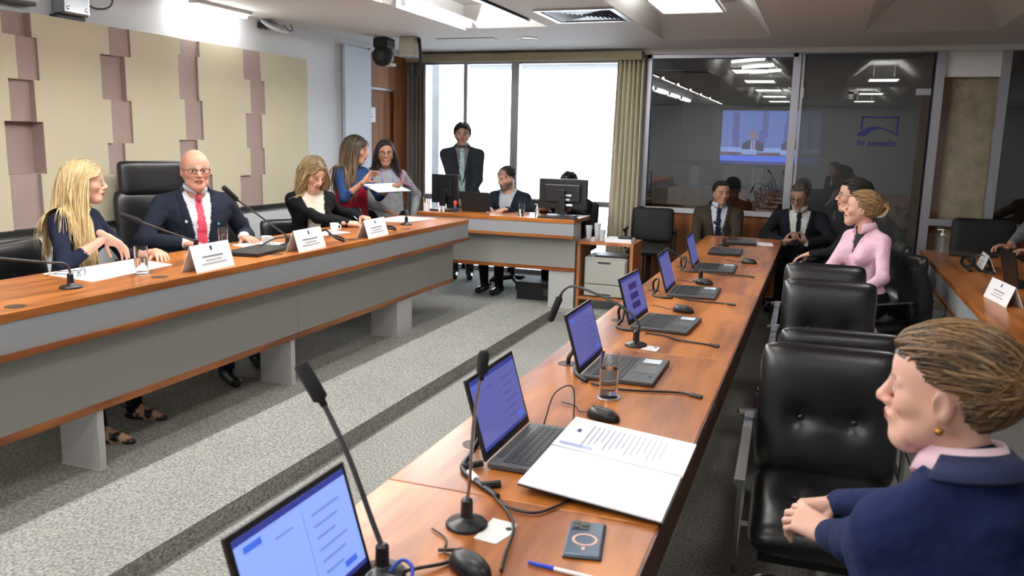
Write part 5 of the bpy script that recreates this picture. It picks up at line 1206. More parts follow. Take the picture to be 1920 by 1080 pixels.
# ================================================================== THINGS ON THE TABLES
ZT = .75
M_lbase = mat('laptop_grey', rgb(74, 76, 78), .4, .3); M_key = mat('laptop_key', rgb(32, 33, 36), .5); M_pad = mat('touchpad', rgb(92, 94, 96), .35)
M_stk = mat('sticker', rgb(205, 215, 225), .4)
def scr(n, c, s): return mat(n, c, .25, emit=(c, s))
S_main = scr('display_lavender', rgb(92, 98, 168), .55); S_near = scr('display_bright', rgb(128, 156, 226), .85); S_bar = scr('display_bar', rgb(52, 62, 148), .5); S_line = scr('display_line', rgb(80, 87, 156), .5)
S_btn = scr('display_button', rgb(62, 104, 214), .7); S_tile = scr('display_tile', rgb(46, 40, 118), .4)
LW, LD, LH = .355, .27, .225
TILT = math.atan2(.065, .222)
S_lineN = scr('display_line_near', rgb(104, 128, 200), .8)
def laptop(label, y0, rz=0.0, style='doc', m=S_main, x=-.775):
    """hinge along y at x, keyboard towards +x"""
    e = empty('laptop', (x, y0+LW/2, ZT), rz, label, 'laptop', 'open laptops along the table'); w = LW/2
    MB().box(0, LD, -w, w, .003, .018).build('base', M_lbase, e, bevel=.003)
    kb = MB()
    for i in range(6):
        nk = 15 if i else 16
        for j in range(nk):
            a = -w+.022+(LW-.044)*j/nk; kb.box(.038+i*.0195, .0545+i*.0195, a+.001, a+(LW-.044)/nk-.001, .018, .0198)
    kb.build('keys', M_key, e)
    MB().box(.008, .026, -w+.05, w-.05, .0178, .0184).build('hinge_cover', M_key, e)
    MB().box(.172, .255, -.055, .055, .0178, .0185).build('touchpad', M_pad, e); MB().box(.178, .245, w-.085, w-.022, .0178, .0186).build('sticker', M_stk, e)
    for k in (-.11, -.095): MB().box(.24, .25, k, k+.01, .0178, .0186).build('small_sticker', M_inkb, e)
    Ml = Matrix.Translation((0, 0, .016)) @ Matrix.Rotation(-TILT, 4, 'Y')
    lid = MB().box(-.009, 0, -w, w, .004, LH+.006, Ml).build('lid', M_black, e, bevel=.002)
    sw, s0, s1 = w-.012, .026, LH-.006
    def q(n, mm, a0, a1, z0, z1, d): MB().box(0, d, -sw+2*sw*a0, -sw+2*sw*a1, s0+(s1-s0)*z0, s0+(s1-s0)*z1, Ml).build(n, mm, lid)
    ln = S_lineN if m is S_near else S_line
    # picture left is +y when seen from the user's side
    q('display', m, 0, 1, 0, 1, .0008)
    q('title_bar', S_bar, 0, 1, .94, 1, .0012); q('task_bar', S_bar, 0, 1, 0, .045, .0012)
    if style == 'doc':
        q('menu_button', S_btn, .06, .2, .84, .9, .0012); q('divider', ln, .545, .55, .06, .86, .0012)
        for k in range(6): q('text_line', ln, .62, .9-.05*(k % 3), .76-.115*k, .785-.115*k, .0012)
        q('text_line', ln, .3, .45, .78, .8, .0012); q('list_button', S_btn, .8, .92, .1, .16, .0012)
    elif style == 'tiles':
        for k in range(3): q('tile', S_tile, .3, .72, .66-.24*k, .82-.24*k, .0012)
    return e
laptop('open laptop nearest the camera with bright blue page', 1.0, m=S_near)
laptop('open laptop partly covered by the white papers', 1.965)
laptop('open laptop behind the tall water glass', 2.895)
laptop('open laptop showing three dark picture tiles', 3.80, R(-3), 'tiles')
laptop('open laptop second from the far end with plain violet screen', 4.73, R(1), 'plain')
laptop('open laptop farthest along the table', 5.79, R(1), 'plain')
def closed_laptop(label, x, y, z, rz, w=.36, d=.25):
    e = empty('closed_laptop', (x, y, z), rz, label, 'laptop'); MB().box(-d/2, d/2, -w/2, w/2, .002, .012).build('base', M_black, e, bevel=.002); MB().box(-d/2, d/2, -w/2, w/2, .013, .022).build('lid', mat('lid_black', rgb(34, 35, 37), .35), e, bevel=.003)
    MB().tube([(-d/2+.005, -w/3, .0125), (-d/2+.005, w/3, .0125)], .006, 8).build('hinge', M_black, e)
closed_laptop('closed black laptop in front of the microphone at the far table end', -.675, 6.92, ZT, R(2)); closed_laptop('closed black laptop nearest the man in brown', -.62, 7.72, ZT, R(6))

M_foam = mat('mic_foam', rgb(24, 24, 27), .95, bump=(400, .8, .003))
def mic(label, base, pts, head, r=.0055, chrome=False, foam=.014):
    """gooseneck microphone: pts world positions from the base up, head = (start, end) of the foam"""
    e = empty('gooseneck_microphone', base, 0, label, 'microphone', 'gooseneck microphones on the tables'); B = Vector(base)
    MB().lathe([(.048, 0), (.048, .006), (.044, .011), (.02, .016), (.0145, .022), (.0135, .062), (.008, .068)], (0, 0, 0), 28).build('base', M_black, e, smooth='auto')
    P = [Vector((0, 0, .06))]+[Vector(p)-B for p in pts]+[Vector(head[0])-B]
    MB().tube(cat_rom(P, 8), r, 8).build('gooseneck', M_steel if chrome else M_dgrey, e, smooth=True)
    a, b = Vector(head[0])-B, Vector(head[1])-B; d = (b-a).normalized(); L = (b-a).length
    MB().lathe([(foam*.45, -.012), (foam*.5, 0), (foam, .006), (foam*1.02, L*.5), (foam, L-.008), (foam*.7, L-.002), (.001, L)], a, 18, d).build('foam_windshield', M_foam, e, smooth=True)
mic('upright microphone with slim steel neck beside the white socket card', (-.694, 1.64, ZT), [(-.688, 1.64, .86), (-.68, 1.64, 1.0), (-.668, 1.64, 1.09)], ((-.663, 1.64, 1.11), (-.66, 1.645, 1.165)), .0042, True, .0125)
mic('large blurred microphone in front of the nearest laptop', (-.765, 1.375, ZT), [(-.785, 1.378, .85), (-.84, 1.38, .98), (-.885, 1.38, 1.065)], ((-.903, 1.38, 1.095), (-.957, 1.385, 1.168)), .0055, False, .0155)
mic('microphone arching left and drooping over the table edge', (-.694, 3.5, ZT), [(-.688, 3.5, .85), (-.76, 3.5, .915), (-.9, 3.5, .97), (-.99, 3.5, .988), (-1.03, 3.5, .965)], ((-1.045, 3.5, .935), (-1.088, 3.5, .82)), .006, False, .016)
mic('microphone leaning left between the two farthest open laptops', (-.67, 5.38, ZT), [(-.68, 5.38, .83), (-.74, 5.38, .865)], ((-.83, 5.38, .91), (-.905, 5.38, .95)), .0055, False, .013)
mic('microphone in front of the man in brown at the table end', (-.74, 7.4, ZT), [(-.742, 7.4, .84), (-.77, 7.4, .9)], ((-.8, 7.4, .93), (-.84, 7.4, .96)), .0055, False, .012)
mic('microphone bending out of frame at the left edge of the bench', (-3.11, 2.77, DZ), [(-3.11, 2.77, 1.0), (-3.11, 2.745, 1.035), (-3.11, 2.66, 1.052), (-3.11, 2.5, 1.085)], ((-3.11, 2.36, 1.115), (-3.11, 2.24, 1.14)), .0055)
mic('microphone pointing left across the bald man', (-3.5, 4.03, DZ), [(-3.5, 4.0, .985), (-3.5, 3.9, 1.02), (-3.5, 3.72, 1.085)], ((-3.5, 3.6, 1.13), (-3.5, 3.465, 1.18)), .0055, False, .015)
mic('microphone rising towards the face of the bald man', (-3.15, 4.46, DZ), [(-3.15, 4.445, .99), (-3.15, 4.3, 1.07), (-3.15, 4.1, 1.18)], ((-3.15, 3.98, 1.245), (-3.15, 3.865, 1.322)), .0055, False, .015)
mic('short upright microphone near the far end of the bench', (-3.107, 6.01, DZ), [(-3.107, 6.01, 1.0), (-3.107, 6.0, 1.03)], ((-3.107, 5.995, 1.05), (-3.107, 5.975, 1.1)), .005, False, .011)

def mouse(label, x, y, rz=0.0):
    e = empty('computer_mouse', (x, y, ZT), rz, label, 'mouse', 'computer mice on the table')
    vs = []; N, K = 18, 8
    for k in range(K+1):
        t = k/K*PI/2
        for i in range(N):
            a = 2*PI*i/N; rx, ry = .058*(1+.06*math.cos(a)), .031*(1+.08*math.cos(a)); c = math.cos(t)**.6 if k < K else 0
            vs.append((rx*math.cos(a)*c, ry*math.sin(a)*c, .003+.034*math.sin(t)*(1-.12*math.cos(a)*c)))
    b = MB(); b.add(vs, [(k*N+i, k*N+(i+1) % N, (k+1)*N+(i+1) % N, (k+1)*N+i) for k in range(K) for i in range(N)]+[tuple(range(N))[::-1]]); b.build('shell', M_black, e, smooth=True)
    MB().lathe([(.006, -.004), (.006, .004)], (-.03, 0, .033), 12, (0, 1, 0)).build('scroll_wheel', M_dgrey, e)
    MB().tube(cat_rom([(-.055, 0, .012), (-.09, .01, .005), (-.13, .05, .004), (-.19, .06, .004)]), .0022, 6).build('cord', M_rubber, e, smooth=True)
mouse('black mouse nearest the camera beside the socket card', -.61, 1.455, R(-25)); mouse('black mouse above the white papers', -.59, 2.49, R(-15)); mouse('black mouse beyond the laptop with picture tiles', -.62, 4.33, R(-10)); mouse('black mouse beside the leaning microphone', -.635, 5.27, R(-8)); mouse('black mouse at the far right end of the table', -.45, 6.39, R(-10))

M_wglass = mat('drinking_glass', (1, 1, 1, 1), .02); _b = M_wglass.node_tree.nodes['Principled BSDF']; _b.inputs['Transmission Weight'].default_value = 1; _b.inputs['IOR'].default_value = 1.45
M_water = mat('water', (.97, .99, 1, 1), .0); _b = M_water.node_tree.nodes['Principled BSDF']; _b.inputs['Transmission Weight'].default_value = 1; _b.inputs['IOR'].default_value = 1.33
def tumbler(label, x, y, z, r=.032, h=.145, fill=.6, coaster=False):
    e = empty('water_glass', (x, y, z), 0, label, 'glass', 'drinking glasses'); z0 = .004 if coaster else 0
    MB().lathe([(r*.92, z0), (r*.96, z0+.01), (r, h), (r-.0022, h), (r*.96-.002, z0+.012), (.002, z0+.012)], (0, 0, 0), 32).build('tumbler', M_wglass, e, smooth='auto')
    MB().lathe([(.001, z0+.013), (r*.94-.002, z0+.013), (r*.97-.003, h*fill), (.001, h*fill)], (0, 0, 0), 28).build('water', M_water, e, smooth='auto')
    if coaster: MB().lathe([(r*1.22, 0), (r*1.25, .002), (r*1.2, .004), (.002, .004)], (0, 0, 0), 28).build('coaster', mat('coaster_steel', rgb(180, 182, 185), .25, .8), e)
tumbler('tall glass of water on a metal coaster by the third laptop', -.626, 2.72, ZT, .034, .158, .66, True)
tumbler('glass of water on the papers edge before the long haired woman', -3.11, 3.19, DZ, .033, .142, .6, True); tumbler('glass of water in front of the bald man', -3.47, 4.24, DZ, .03, .12, .6); tumbler('glass on the clerk bench before the bearded clerk', -2.6, 7.36, .92, .028, .12, .5)

# documents
def sheet(label, pts, z, th=.003, lines=None, name='paper_sheet', kind='paper', crest=False):
    c = Vector((sum(p[0] for p in pts)/4, sum(p[1] for p in pts)/4, z)); e = empty(name, c, 0, label, kind)
    b = MB(); b.prism([(p[0]-c.x, p[1]-c.y) for p in pts], 0, th, 'z'); b.build('sheet', M_paper, e)
    return e
A, B_, C_, D_ = Vector((-.65, 2.393, 0)), Vector((-.272, 2.332, 0)), Vector((-.274, 1.799, 0)), Vector((-.648, 1.853, 0))
e = empty('open_document', (-.46, 2.1, ZT+.012), 0, 'open white document with printed page lying over the second laptop', 'document')
O = Vector(e.location)
def pq(a, b): return A.lerp(B_, a).lerp(D_.lerp(C_, a), b)
def dq(b, n, m, a0, a1, b0, b1, z0, z1, tl=0):
    P4 = [pq(a0, b0), pq(a1, b0), pq(a1, b1), pq(a0, b1)]
    zz = lambda p: .012*max(0, min(1, (-.3-p.x)/.3))+tl
    vs = [Vector((p.x-O.x, p.y-O.y, z0+zz(p))) for p in P4]+[Vector((p.x-O.x, p.y-O.y, z1+zz(p))) for p in P4]
    b.add(vs, [(0, 3, 2, 1), (4, 5, 6, 7), (0, 1, 5, 4), (1, 2, 6, 5), (2, 3, 7, 6), (3, 0, 4, 7)]); return b.build(n, m, e)
dq(MB(), 'cover', M_black, .0, 1.0, .01, 1.0, -.004, 0)
dq(MB(), 'page', M_paper, .0, 1.0, 0, .47, 0, .006); dq(MB(), 'page', M_paper, 0, .99, .475, .995, 0, .004)
for k in range(16): dq(MB(), 'text_line', mat('pale_ink', rgb(176, 180, 198), .8), .20+.042*k, .208+.042*k, .08, .40-(k % 4)*.03, .0062, .0065)
dq(MB(), 'crest', M_inkb, .1, .13, .18, .22, .0062, .0066); dq(MB(), 'blue_rule', mat('pale_blue', rgb(170, 180, 225), .8), .04, .3, .40, .43, .0062, .0065)
def tent(label, x, y0, y1, z, zt=.128, rz=0.0, flip=1):
    w = (y1-y0)/2; e = empty('name_tent', (x, (y0+y1)/2, z), rz, label, 'name card', 'folded white name cards')
    t = .0025
    b = MB(); b.prism([(0, 0), (t, 0), (-.038+t, zt), (-.038, zt)], -w, w, 'y'); fr = b.build('front_panel', M_paper, e)
    b = MB(); b.prism([(-.09, 0), (-.09+t, 0), (-.038+t, zt-.001), (-.038, zt-.001)], -w, w, 'y'); b.build('rear_panel', M_paper, e)
    def on(n, m, v0, v1, y0_, y1_):
        q = MB(); f = lambda v: (t+.0004-.038*v, zt*v); (xa, za), (xb, zb_) = f(v0), f(v1)
        q.prism([(xa, za), (xa+.0005, za), (xb+.0005, zb_), (xb, zb_)], y0_, y1_, 'y'); q.build(n, m, fr)
    on('crest', M_inkb, .74, .9, -.008, .008)
    for v, hw in ((.5, .085), (.36, .065), (.24, .1)): on('printed_line', mat('card_ink', rgb(120, 122, 130), .8) if v == .5 else mat('pale_ink2', rgb(176, 178, 186), .8), v, v+.05, -hw, hw)
    return e
tent('white name card in front of the bald man', -2.912, 3.335, 3.655, DZ, .135, R(4)); tent('white name card left of the woman in black', -2.908, 4.215, 4.535, DZ, .13, R(3)); tent('white name card farthest along the bench', -2.905, 5.03, 5.36, DZ, .125, R(4))
tent('bright white name card on the right desk', 1.015, 5.28, 5.66, ZT, .118, R(188)); tent('grey shaded name card near the folded hands on the right desk', 1.16, 6.79, 7.11, ZT, .118, R(178))
sheet('spread papers before the long haired woman', [(-3.52, 2.98), (-3.14, 2.92), (-3.2, 3.5), (-3.52, 3.56)], DZ)
sheet('papers under the hand of the bald man', [(-3.45, 4.3), (-3.24, 4.22), (-3.2, 4.52), (-3.4, 4.56)], DZ, .006)
sheet('papers before the woman in black', [(-3.5, 5.0), (-3.28, 4.9), (-3.2, 5.3), (-3.42, 5.36)], DZ, .004)
sheet('stack of white papers at the far end of the bench', [(-3.5, 6.1), (-3.2, 6.2), (-3.12, 6.6), (-3.48, 6.62)], DZ, .006)
sheet('white note pad beside the right monitor', [(-2.42, 7.3), (-2.28, 7.3), (-2.28, 7.4), (-2.42, 7.4)], .92)
closed_laptop('closed dark laptop between the first two name cards', -3.12, 4.12, DZ, R(8), .4, .22)
e = empty('eyeglasses', (-3.3, 2.99, DZ+.02), R(20), 'dark blue framed eyeglasses lying on the papers', 'glasses'); b = MB()
for y in (-.034, .034): b.tube([(0, y+.027*math.cos(t), .0+.02*math.sin(t)) for t in np.linspace(0, 2*PI, 17)], .0022, 6); 
for y in (-.062, .062): b.tube([(0, y, .006), (-.12, y*.6, .0), (-.14, y*.5, -.012)], .002, 6)
b.tube([(0, -.008, .004), (0, .008, .004)], .002, 6); b.build('frame', mat('frame_blue', rgb(25, 32, 70), .3), e)
def cup(label, x, y, z):
    e = empty('coffee_cup', (x, y, z), 0, label, 'cup', 'white cups on the bench'); m = mat('china', rgb(236, 236, 236), .25)
    MB().lathe([(.06, 0), (.065, .006), (.03, .008), (.001, .008)], (0, 0, 0), 24).build('saucer', m, e, smooth='auto'); MB().lathe([(.02, .009), (.028, .03), (.034, .07), (.031, .07), (.024, .02), (.001, .014)], (0, 0, 0), 24).build('bowl', m, e, smooth='auto')
    MB().tube(cat_rom([(.032, 0, .06), (.052, 0, .055), (.05, 0, .03), (.029, 0, .028)]), .004, 6).build('handle', m, e, smooth=True)
cup('white cup and saucer beside the tall microphone of the bald man', -3.22, 4.34, DZ); cup('white cup in front of the woman in black', -3.3, 5.25, DZ)
def cable(label, pts, r=.0045, m=None, name='cable', group=None): return tag(MB().tube(cat_rom(pts, 6), r, 7).build(name, m or M_rubber, smooth=True), label, 'cable', group)
k_ = DZ+.006
cable('black cable looping round the base of the tall microphone', [(-3.2, 4.2, k_), (-3.12, 4.3, k_+.06), (-3.05, 4.42, k_+.05), (-3.08, 4.52, k_), (-3.2, 4.55, k_), (-3.28, 4.62, k_)])
cable('black cable tangle beside the second name card', [(-3.2, 4.85, k_), (-3.08, 4.78, k_+.07), (-2.98, 4.74, k_+.03), (-2.96, 4.82, k_), (-3.05, 4.95, k_), (-3.2, 5.02, k_+.01)], .007)
cable('black cable tangle beyond the farthest name card', [(-3.1, 5.5, k_), (-3.0, 5.45, k_+.04), (-2.97, 5.52, k_+.03), (-3.0, 5.62, k_), (-3.08, 5.56, k_+.02)], .008)
e = empty('pen', (-3.62, 6.05, DZ+.05), 0, 'white pen held by the woman in black', 'pen'); MB().tube([(-.07, .02, .03), (.05, -.02, -.03)], [.003, .004], 8).build('barrel', M_paper, e)
# phone, pen, socket cards on the table
e = empty('smartphone', (-.422, 1.668, ZT), R(10), 'smartphone in clear case with pale pink ring on its back', 'phone')
MB().box(-.039, .039, -.08, .08, .001, .01).build('body', mat('phone_slate', rgb(92, 106, 124), .12, .3), e, bevel=.004); MB().box(-.042, .042, -.083, .083, 0, .006).build('case', mat('case_dark', rgb(40, 42, 46), .3), e, bevel=.003)
cbm = MB().box(-.034, .004, .036, .074, .01, .0125).build('camera_block', M_dgrey, e, bevel=.002)
for dx, dy in ((-.024, .064), (-.024, .046), (-.006, .055)): MB().lathe([(.0085, 0), (.0085, .002), (.005, .002)], (dx, dy, .0125), 14).build('camera_lens', M_black, cbm)
b = MB(); n = 28
for i in range(n):
    a, c = 2*PI*i/n, 2*PI*(i+1)/n; b.add([(.028*math.cos(a), -.01+.028*math.sin(a), .0106), (.028*math.cos(c), -.01+.028*math.sin(c), .0106), (.0225*math.cos(c), -.01+.0225*math.sin(c), .0106), (.0225*math.cos(a), -.01+.0225*math.sin(a), .0106)], [(0, 1, 2, 3)])
b.box(-.0035, .0035, -.058, -.043, .0103, .0107); b.build('magnet_ring', mat('ring_pink', rgb(226, 170, 156), .5), e)
e = empty('ballpoint_pen', (-.45, 1.522, ZT+.005), R(-4), 'ballpoint pen with blue cap and white barrel', 'pen')
MB().tube([(-.055, 0, 0), (.002, 0, 0)], [.0035, .005], 10).build('cap', mat('cap_blue', rgb(30, 60, 190), .35), e); MB().tube([(.002, 0, 0), (.085, 0, 0)], .004, 10).build('barrel', M_paper, e)
def card(label, pts, hole):
    c = Vector((sum(p[0] for p in pts)/len(pts), sum(p[1] for p in pts)/len(pts), ZT)); e = empty('socket_card', c, 0, label, 'card', 'white socket cards')
    MB().prism([(p[0]-c.x, p[1]-c.y) for p in pts], 0, .0015, 'z').build('plate', mat('card_white', rgb(214, 214, 212), .5), e)
    MB().lathe([(.007, .0015), (.007, .003), (.001, .003)], (.018, .02, 0), 12).build('socket', M_black, e); return e
card('white socket card beside the upright microphone', [(-.651, 1.697), (-.587, 1.688), (-.585, 1.63), (-.6, 1.581), (-.655, 1.588)], 0); card('white socket card beside the arching microphone', [(-.66, 3.52), (-.59, 3.51), (-.59, 3.43), (-.66, 3.44)], 0)
z = ZT+.006
cbun = cable('thick black cable bundle rising from the grommet by the second laptop', [(-.87, 2.12, ZT-.02), (-.865, 2.12, ZT+.06), (-.83, 2.09, ZT+.075), (-.84, 2.02, ZT+.02), (-.83, 1.93, z), (-.76, 1.86, z), (-.68, 1.8, z)], .008)
def on_cable(o, a, b, r, n, m): MB().tube([a, b], r, 8).build(n, m, o)
cable('thin black cable running under the document edge', [(-.74, 1.87, z), (-.66, 1.77, z), (-.57, 1.75, z), (-.52, 1.83, z), (-.5, 1.88, z)], .0035)
on_cable(cbun, (-.80, 1.905, z+.002), (-.765, 1.868, z+.002), .0105, 'white_tag', M_paper); on_cable(cbun, (-.83, 1.93, z+.004), (-.79, 1.97, z+.006), .009, 'ferrite_plug', M_rubber); on_cable(cbun, (-.74, 1.84, z+.003), (-.70, 1.87, z+.003), .010, 'ferrite_plug', M_rubber)
cable('thin black cable hanging beside the socket card', [(-.69, 1.8, z), (-.62, 1.72, z), (-.58, 1.64, z+.004), (-.56, 1.53, z), (-.545, 1.47, z)], .0035)
cable('black cable with plug crossing from the nearest laptop', [(-.76, 1.36, z), (-.7, 1.41, z+.004), (-.66, 1.46, z), (-.64, 1.52, z), (-.7, 1.5, z)], .004)
cable('blue cable loop near the nearest laptop', [(-.75, 1.36, z), (-.73, 1.39, z+.025), (-.70, 1.38, z+.02), (-.69, 1.35, z)], .004, mat('cable_bright_blue', rgb(50, 80, 190), .4))
cable('thin black cable looping behind the second laptop screen', [(-.74, 2.35, z), (-.73, 2.42, z+.08), (-.68, 2.45, z+.1), (-.66, 2.4, z+.02), (-.655, 2.36, z+.01)], .0025)
cable('black cables leaving the grommet by the third laptop', [(-.88, 3.09, ZT-.02), (-.875, 3.09, ZT+.03), (-.85, 3.12, ZT+.06), (-.83, 3.02, z), (-.79, 2.9, z+.01), (-.74, 2.86, z)], .009)
for lab, a in (('black plug cable in front of the third laptop', (-.72, 2.84, -.353, 2.85)), ('black plug cable in front of the fourth laptop', (-.7, 3.74, -.384, 3.63)), ('black plug cable in front of the fifth laptop', (-.7, 4.69, -.412, 4.64)), ('black plug cable in front of the sixth laptop', (-.7, 5.74, -.39, 5.71))):
    x0, y0, x1, y1 = a; cb_ = cable(lab, [(x0, y0, z), (x0+.1, y0-.025, z), ((x0+x1)/2, (y0+y1)/2-.02, z), (x1-.06, y1+.01, z), (x1, y1, z)], .0042, group='plug cables beside the laptops'); MB().tube([(x1-.012, y1+.003, z), (x1+.03, y1-.012, z)], .0075, 6).build('plug', M_rubber, cb_)
for lab, y in (('black cable coil behind the fourth laptop', 3.95), ('black cable coil behind the fifth laptop', 4.86), ('black cable coil behind the sixth laptop', 5.92)):
    cable(lab, [(-.88, y+.05, ZT-.01), (-.885, y+.04, ZT+.05), (-.85, y+.0, ZT+.08), (-.84, y-.08, ZT+.03), (-.85, y-.14, z), (-.79, y-.19, z), (-.73, y-.18, z)], .007, group='cable coils behind the laptops')
# clerk bench things
def monitor(label, x, y, w, hgt, z, rz=0.0, lab=()):
    e = empty('desktop_monitor', (x, y, z), rz, label, 'monitor')
    MB().box(-w/2, w/2, .0, .035, .07, .07+hgt).build('casing', M_black, e, bevel=.006); MB().box(-w/2+.06, w/2-.06, -.02, 0, .13, .02+hgt).build('rear_hump', M_black, e, bevel=.01)
    MB().box(-.035, .035, -.045, -.02, .02, .25).build('stand_neck', M_black, e, bevel=.004); MB().box(-.13, .13, -.11, .09, 0, .015).build('stand_foot', M_black, e, bevel=.005)
    MB().box(-w/2+.01, w/2-.01, .035, .037, .09, .06+hgt).build('screen', mat('screen_dark', rgb(60, 70, 90), .2, emit=(rgb(150, 165, 190), .4)), e)
    for (lx, lz, lw, lh) in lab: MB().box(lx-lw/2, lx+lw/2, -.0225, -.0195, lz-lh/2, lz+lh/2).build('rear_label', M_paper, e)
ZK = .92
monitor('black monitor seen from behind at the left end of the clerk bench', -3.46, 7.5, .3, .28, ZK, R(-8), ((.02, .2, .03, .03), (.02, .24, .025, .02)))
monitor('wide black monitor seen from behind on the right of the clerk bench', -2.25, 7.52, .47, .28, ZK, 0, ((.06, .2, .06, .016), (.05, .16, .05, .016), (.07, .11, .06, .02)))
e = empty('clerk_laptop', (-3.12, 7.5, ZK), R(0), 'black laptop seen from behind before the bearded clerk', 'laptop'); MB().box(-.15, .15, 0, .21, .002, .016).build('base', M_black, e); MB().box(-.15, .15, -.006, .002, .01, .2, Matrix.Rotation(R(12), 4, 'X')).build('lid', M_matte, e)
def bottle(label, x, y, z, s=1.0, tint=(.95, .97, 1, 1)):
    e = empty('sanitizer_bottle', (x, y, z), 0, label, 'bottle', 'clear pump bottles'); m = mat('clear_plastic', tint, .05)
    m.node_tree.nodes['Principled BSDF'].inputs['Transmission Weight'].default_value = .9; m.node_tree.nodes['Principled BSDF'].inputs['IOR'].default_value = 1.2
    MB().lathe([(.001, 0), (.033*s, .001), (.034*s, .02*s), (.034*s, .11*s), (.028*s, .13*s), (.013*s, .142*s), (.013*s, .15*s)], (0, 0, 0), 24).build('container', m, e, smooth='auto')
    b = MB(); b.lathe([(.015*s, .145*s), (.015*s, .165*s), (.006*s, .168*s), (.005*s, .19*s), (.012*s, .192*s), (.012*s, .2*s)], (0, 0, 0), 16); b.box(-.04*s, .0, -.007*s, .007*s, .19*s, .2*s); b.build('pump', M_paper, e)
bottle('clear pump bottle beside the right monitor', -2.44, 7.34, ZK, .6); bottle('clear hand sanitizer bottle on the corner of the right desk', 1.02, 7.93, ZT, 1.0)
e = empty('pen_cup', (-3.57, 7.33, ZK), 0, 'small cup of coloured pens at the left end of the clerk bench', 'pen cup'); MB().lathe([(.03, 0), (.033, .08), (.03, .08), (.028, .01), (.001, .01)], (0, 0, 0), 16).build('cup', M_paper, e)
for k, c in enumerate((rgb(190, 30, 40), rgb(40, 60, 160), rgb(220, 180, 40), rgb(30, 120, 60))): MB().tube([(.01*math.cos(k*1.6), .01*math.sin(k*1.6), .01), (.035*math.cos(k*1.6), .03*math.sin(k*1.6), .14)], .004, 6).build('pen', mat('pen%d' % k, c, .4), e)
for k, (x, c) in enumerate(((-3.43, 'first'), (-3.39, 'second'))):
    e = empty('paper_cup', (x, 7.33, ZK), 0, '%s small white plastic cup before the left monitor' % ('left of two' if k == 0 else 'right of two'), 'cup', 'white plastic cups'); MB().lathe([(.012, 0), (.017, .055), (.015, .055), (.011, .004), (.001, .004)], (0, 0, 0), 16).build('wall', M_paper, e)
e = empty('red_figure', (-3.27, 7.34, ZK), 0, 'small red and blue ornament between monitor and laptop', 'ornament'); MB().lathe([(.018, 0), (.02, .04), (.012, .06)], (0, 0, 0), 14).build('foot', mat('orn_blue', rgb(40, 60, 90), .4), e); MB().lathe([(.012, .06), (.02, .08), (.016, .105), (.002, .115)], (0, 0, 0), 14).build('top', mat('orn_red', rgb(200, 70, 50), .4), e)
e = empty('keyboard', (-2.25, 7.30, ZK), 0, 'black keyboard lying in front of the right monitor stand', 'keyboard'); MB().box(-.16, .2, -.05, .06, 0, .014).build('case', M_black, e, bevel=.003)
kb = MB()
for i in range(4):
    for j in range(14): kb.box(-.15+j*.0243, -.13+j*.0243, -.043+i*.024, -.023+i*.024, .014, .018)
kb.build('keys', M_key, e)
e = empty('computer_tower', (-2.53, 7.72, ZP), 0, 'black computer tower on the floor under the clerk bench', 'computer'); MB().box(-.17, .17, -.17, .2, 0, .17).build('case', M_matte, e, bevel=.005); MB().box(-.16, .1, -.174, -.17, .02, .15).build('front_panel', M_black, e); MB().box(.11, .16, -.174, -.17, .05, .12).build('drive_bay', M_dgrey, e)
# trolley top
zc = .722
e = empty('paper_stack', (-1.68, 7.52, zc), R(4), 'stack of white paper with a black gadget on top of the trolley', 'papers')
for k in range(4): MB().box(-.12-.004*k, .12-.003*k, -.14+.003*k, .14, .006*k, .006*k+.0055).build('sheet', M_paper, e)
MB().box(-.02, .11, -.05, .05, .025, .045).build('gadget', M_black, e, bevel=.008)
for k, (x, y, h_) in enumerate(((-1.98, 7.5, .13), (-1.91, 7.55, .15), (-1.84, 7.46, .1))):
    e = empty('plastic_cup', (x, y, zc), 0, ('leftmost clear plastic cup on the trolley', 'tall stack of clear plastic cups on the trolley', 'small clear plastic cup nearest the paper stack')[k], 'cup', 'clear plastic cups on the trolley'); MB().lathe([(.022, 0), (.033, h_), (.031, h_), (.02, .004), (.001, .004)], (0, 0, 0), 18).build('wall', mat('cup_plastic', rgb(200, 205, 212), .25), e, smooth='auto')
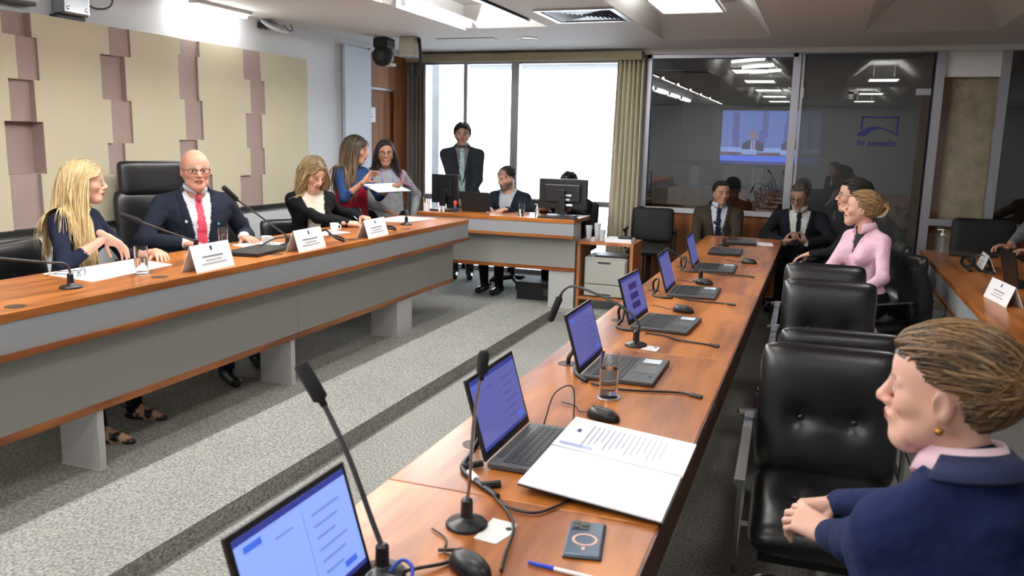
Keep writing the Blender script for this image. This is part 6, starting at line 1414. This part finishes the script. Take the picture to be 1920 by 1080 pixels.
# right desk things
closed_laptop('closed black laptop behind the hand sanitizer', 1.22, 7.8, ZT, R(82), .3, .22)
e = empty('standing_tablet', (1.24, 6.22, ZT), R(4), 'dark open laptop seen edge on at the right edge', 'laptop'); MB().box(-.005, .005, -.17, .17, .0, .235, Matrix.Rotation(R(-12), 4, 'Y')).build('lid', M_black, e); MB().box(.0, .24, -.17, .17, .002, .016).build('base', M_black, e)
cable('thick black cable loop at the right edge of the right desk', [(1.12, 4.95, z), (1.08, 4.9, z+.03), (1.06, 4.8, z+.03), (1.1, 4.7, z), (1.18, 4.65, z), (1.3, 4.7, z)], .012)
cable('dark cable tangle under the grey name card', [(1.08, 6.75, z), (1.03, 6.85, z+.04), (1.06, 6.95, z+.08), (1.12, 6.9, z+.03), (1.15, 6.8, z), (1.22, 6.7, z)], .012)
mic('microphone lying low across the right desk', (1.14, 7.05, ZT), [(1.14, 7.05, .82), (1.17, 7.03, .845)], ((1.22, 7.0, .85), (1.28, 6.97, .85)), .006, False, .013)
sheet('white phone and papers at the far end of the table', [(-.52, 7.8), (-.36, 7.78), (-.34, 7.62), (-.5, 7.64)], ZT, .01)
# jacket hung over the chair of the woman in pink
jk = empty('hung_jacket', (.47, 6.27, .45), R(28), 'black jacket hung over the chair behind the woman in pink', 'jacket')
b = MB(); N, K = 20, 10; vs = []
for k in range(K+1):
    t = k/K
    for i in range(N+1):
        u = -1+2*i/N; yy = u*(.25+.03*t); xx = .05+.09*t+.02*math.sin(u*9+t*3)+(.03 if abs(u) > .8 else 0); vs.append((xx, yy, .47-.55*t**1.1+.02*math.cos(u*3)))
b.add(vs, [(k*(N+1)+i, k*(N+1)+i+1, (k+1)*(N+1)+i+1, (k+1)*(N+1)+i) for k in range(K) for i in range(N)]); o = b.build('cloth', mat('black_wool', rgb(20, 20, 22), .9, bump=(60, .4, .01)), jk, smooth=True); so = o.modifiers.new('solid', 'SOLIDIFY'); so.thickness = .02
MB().tube(cat_rom([(.08, -.24, .4), (.14, -.27, .2), (.16, -.25, -.05), (.15, -.24, -.15)]), [.05]*18+[.04], 10).build('sleeve', mat('black_wool', rgb(20, 20, 22), .9), jk, smooth=True)
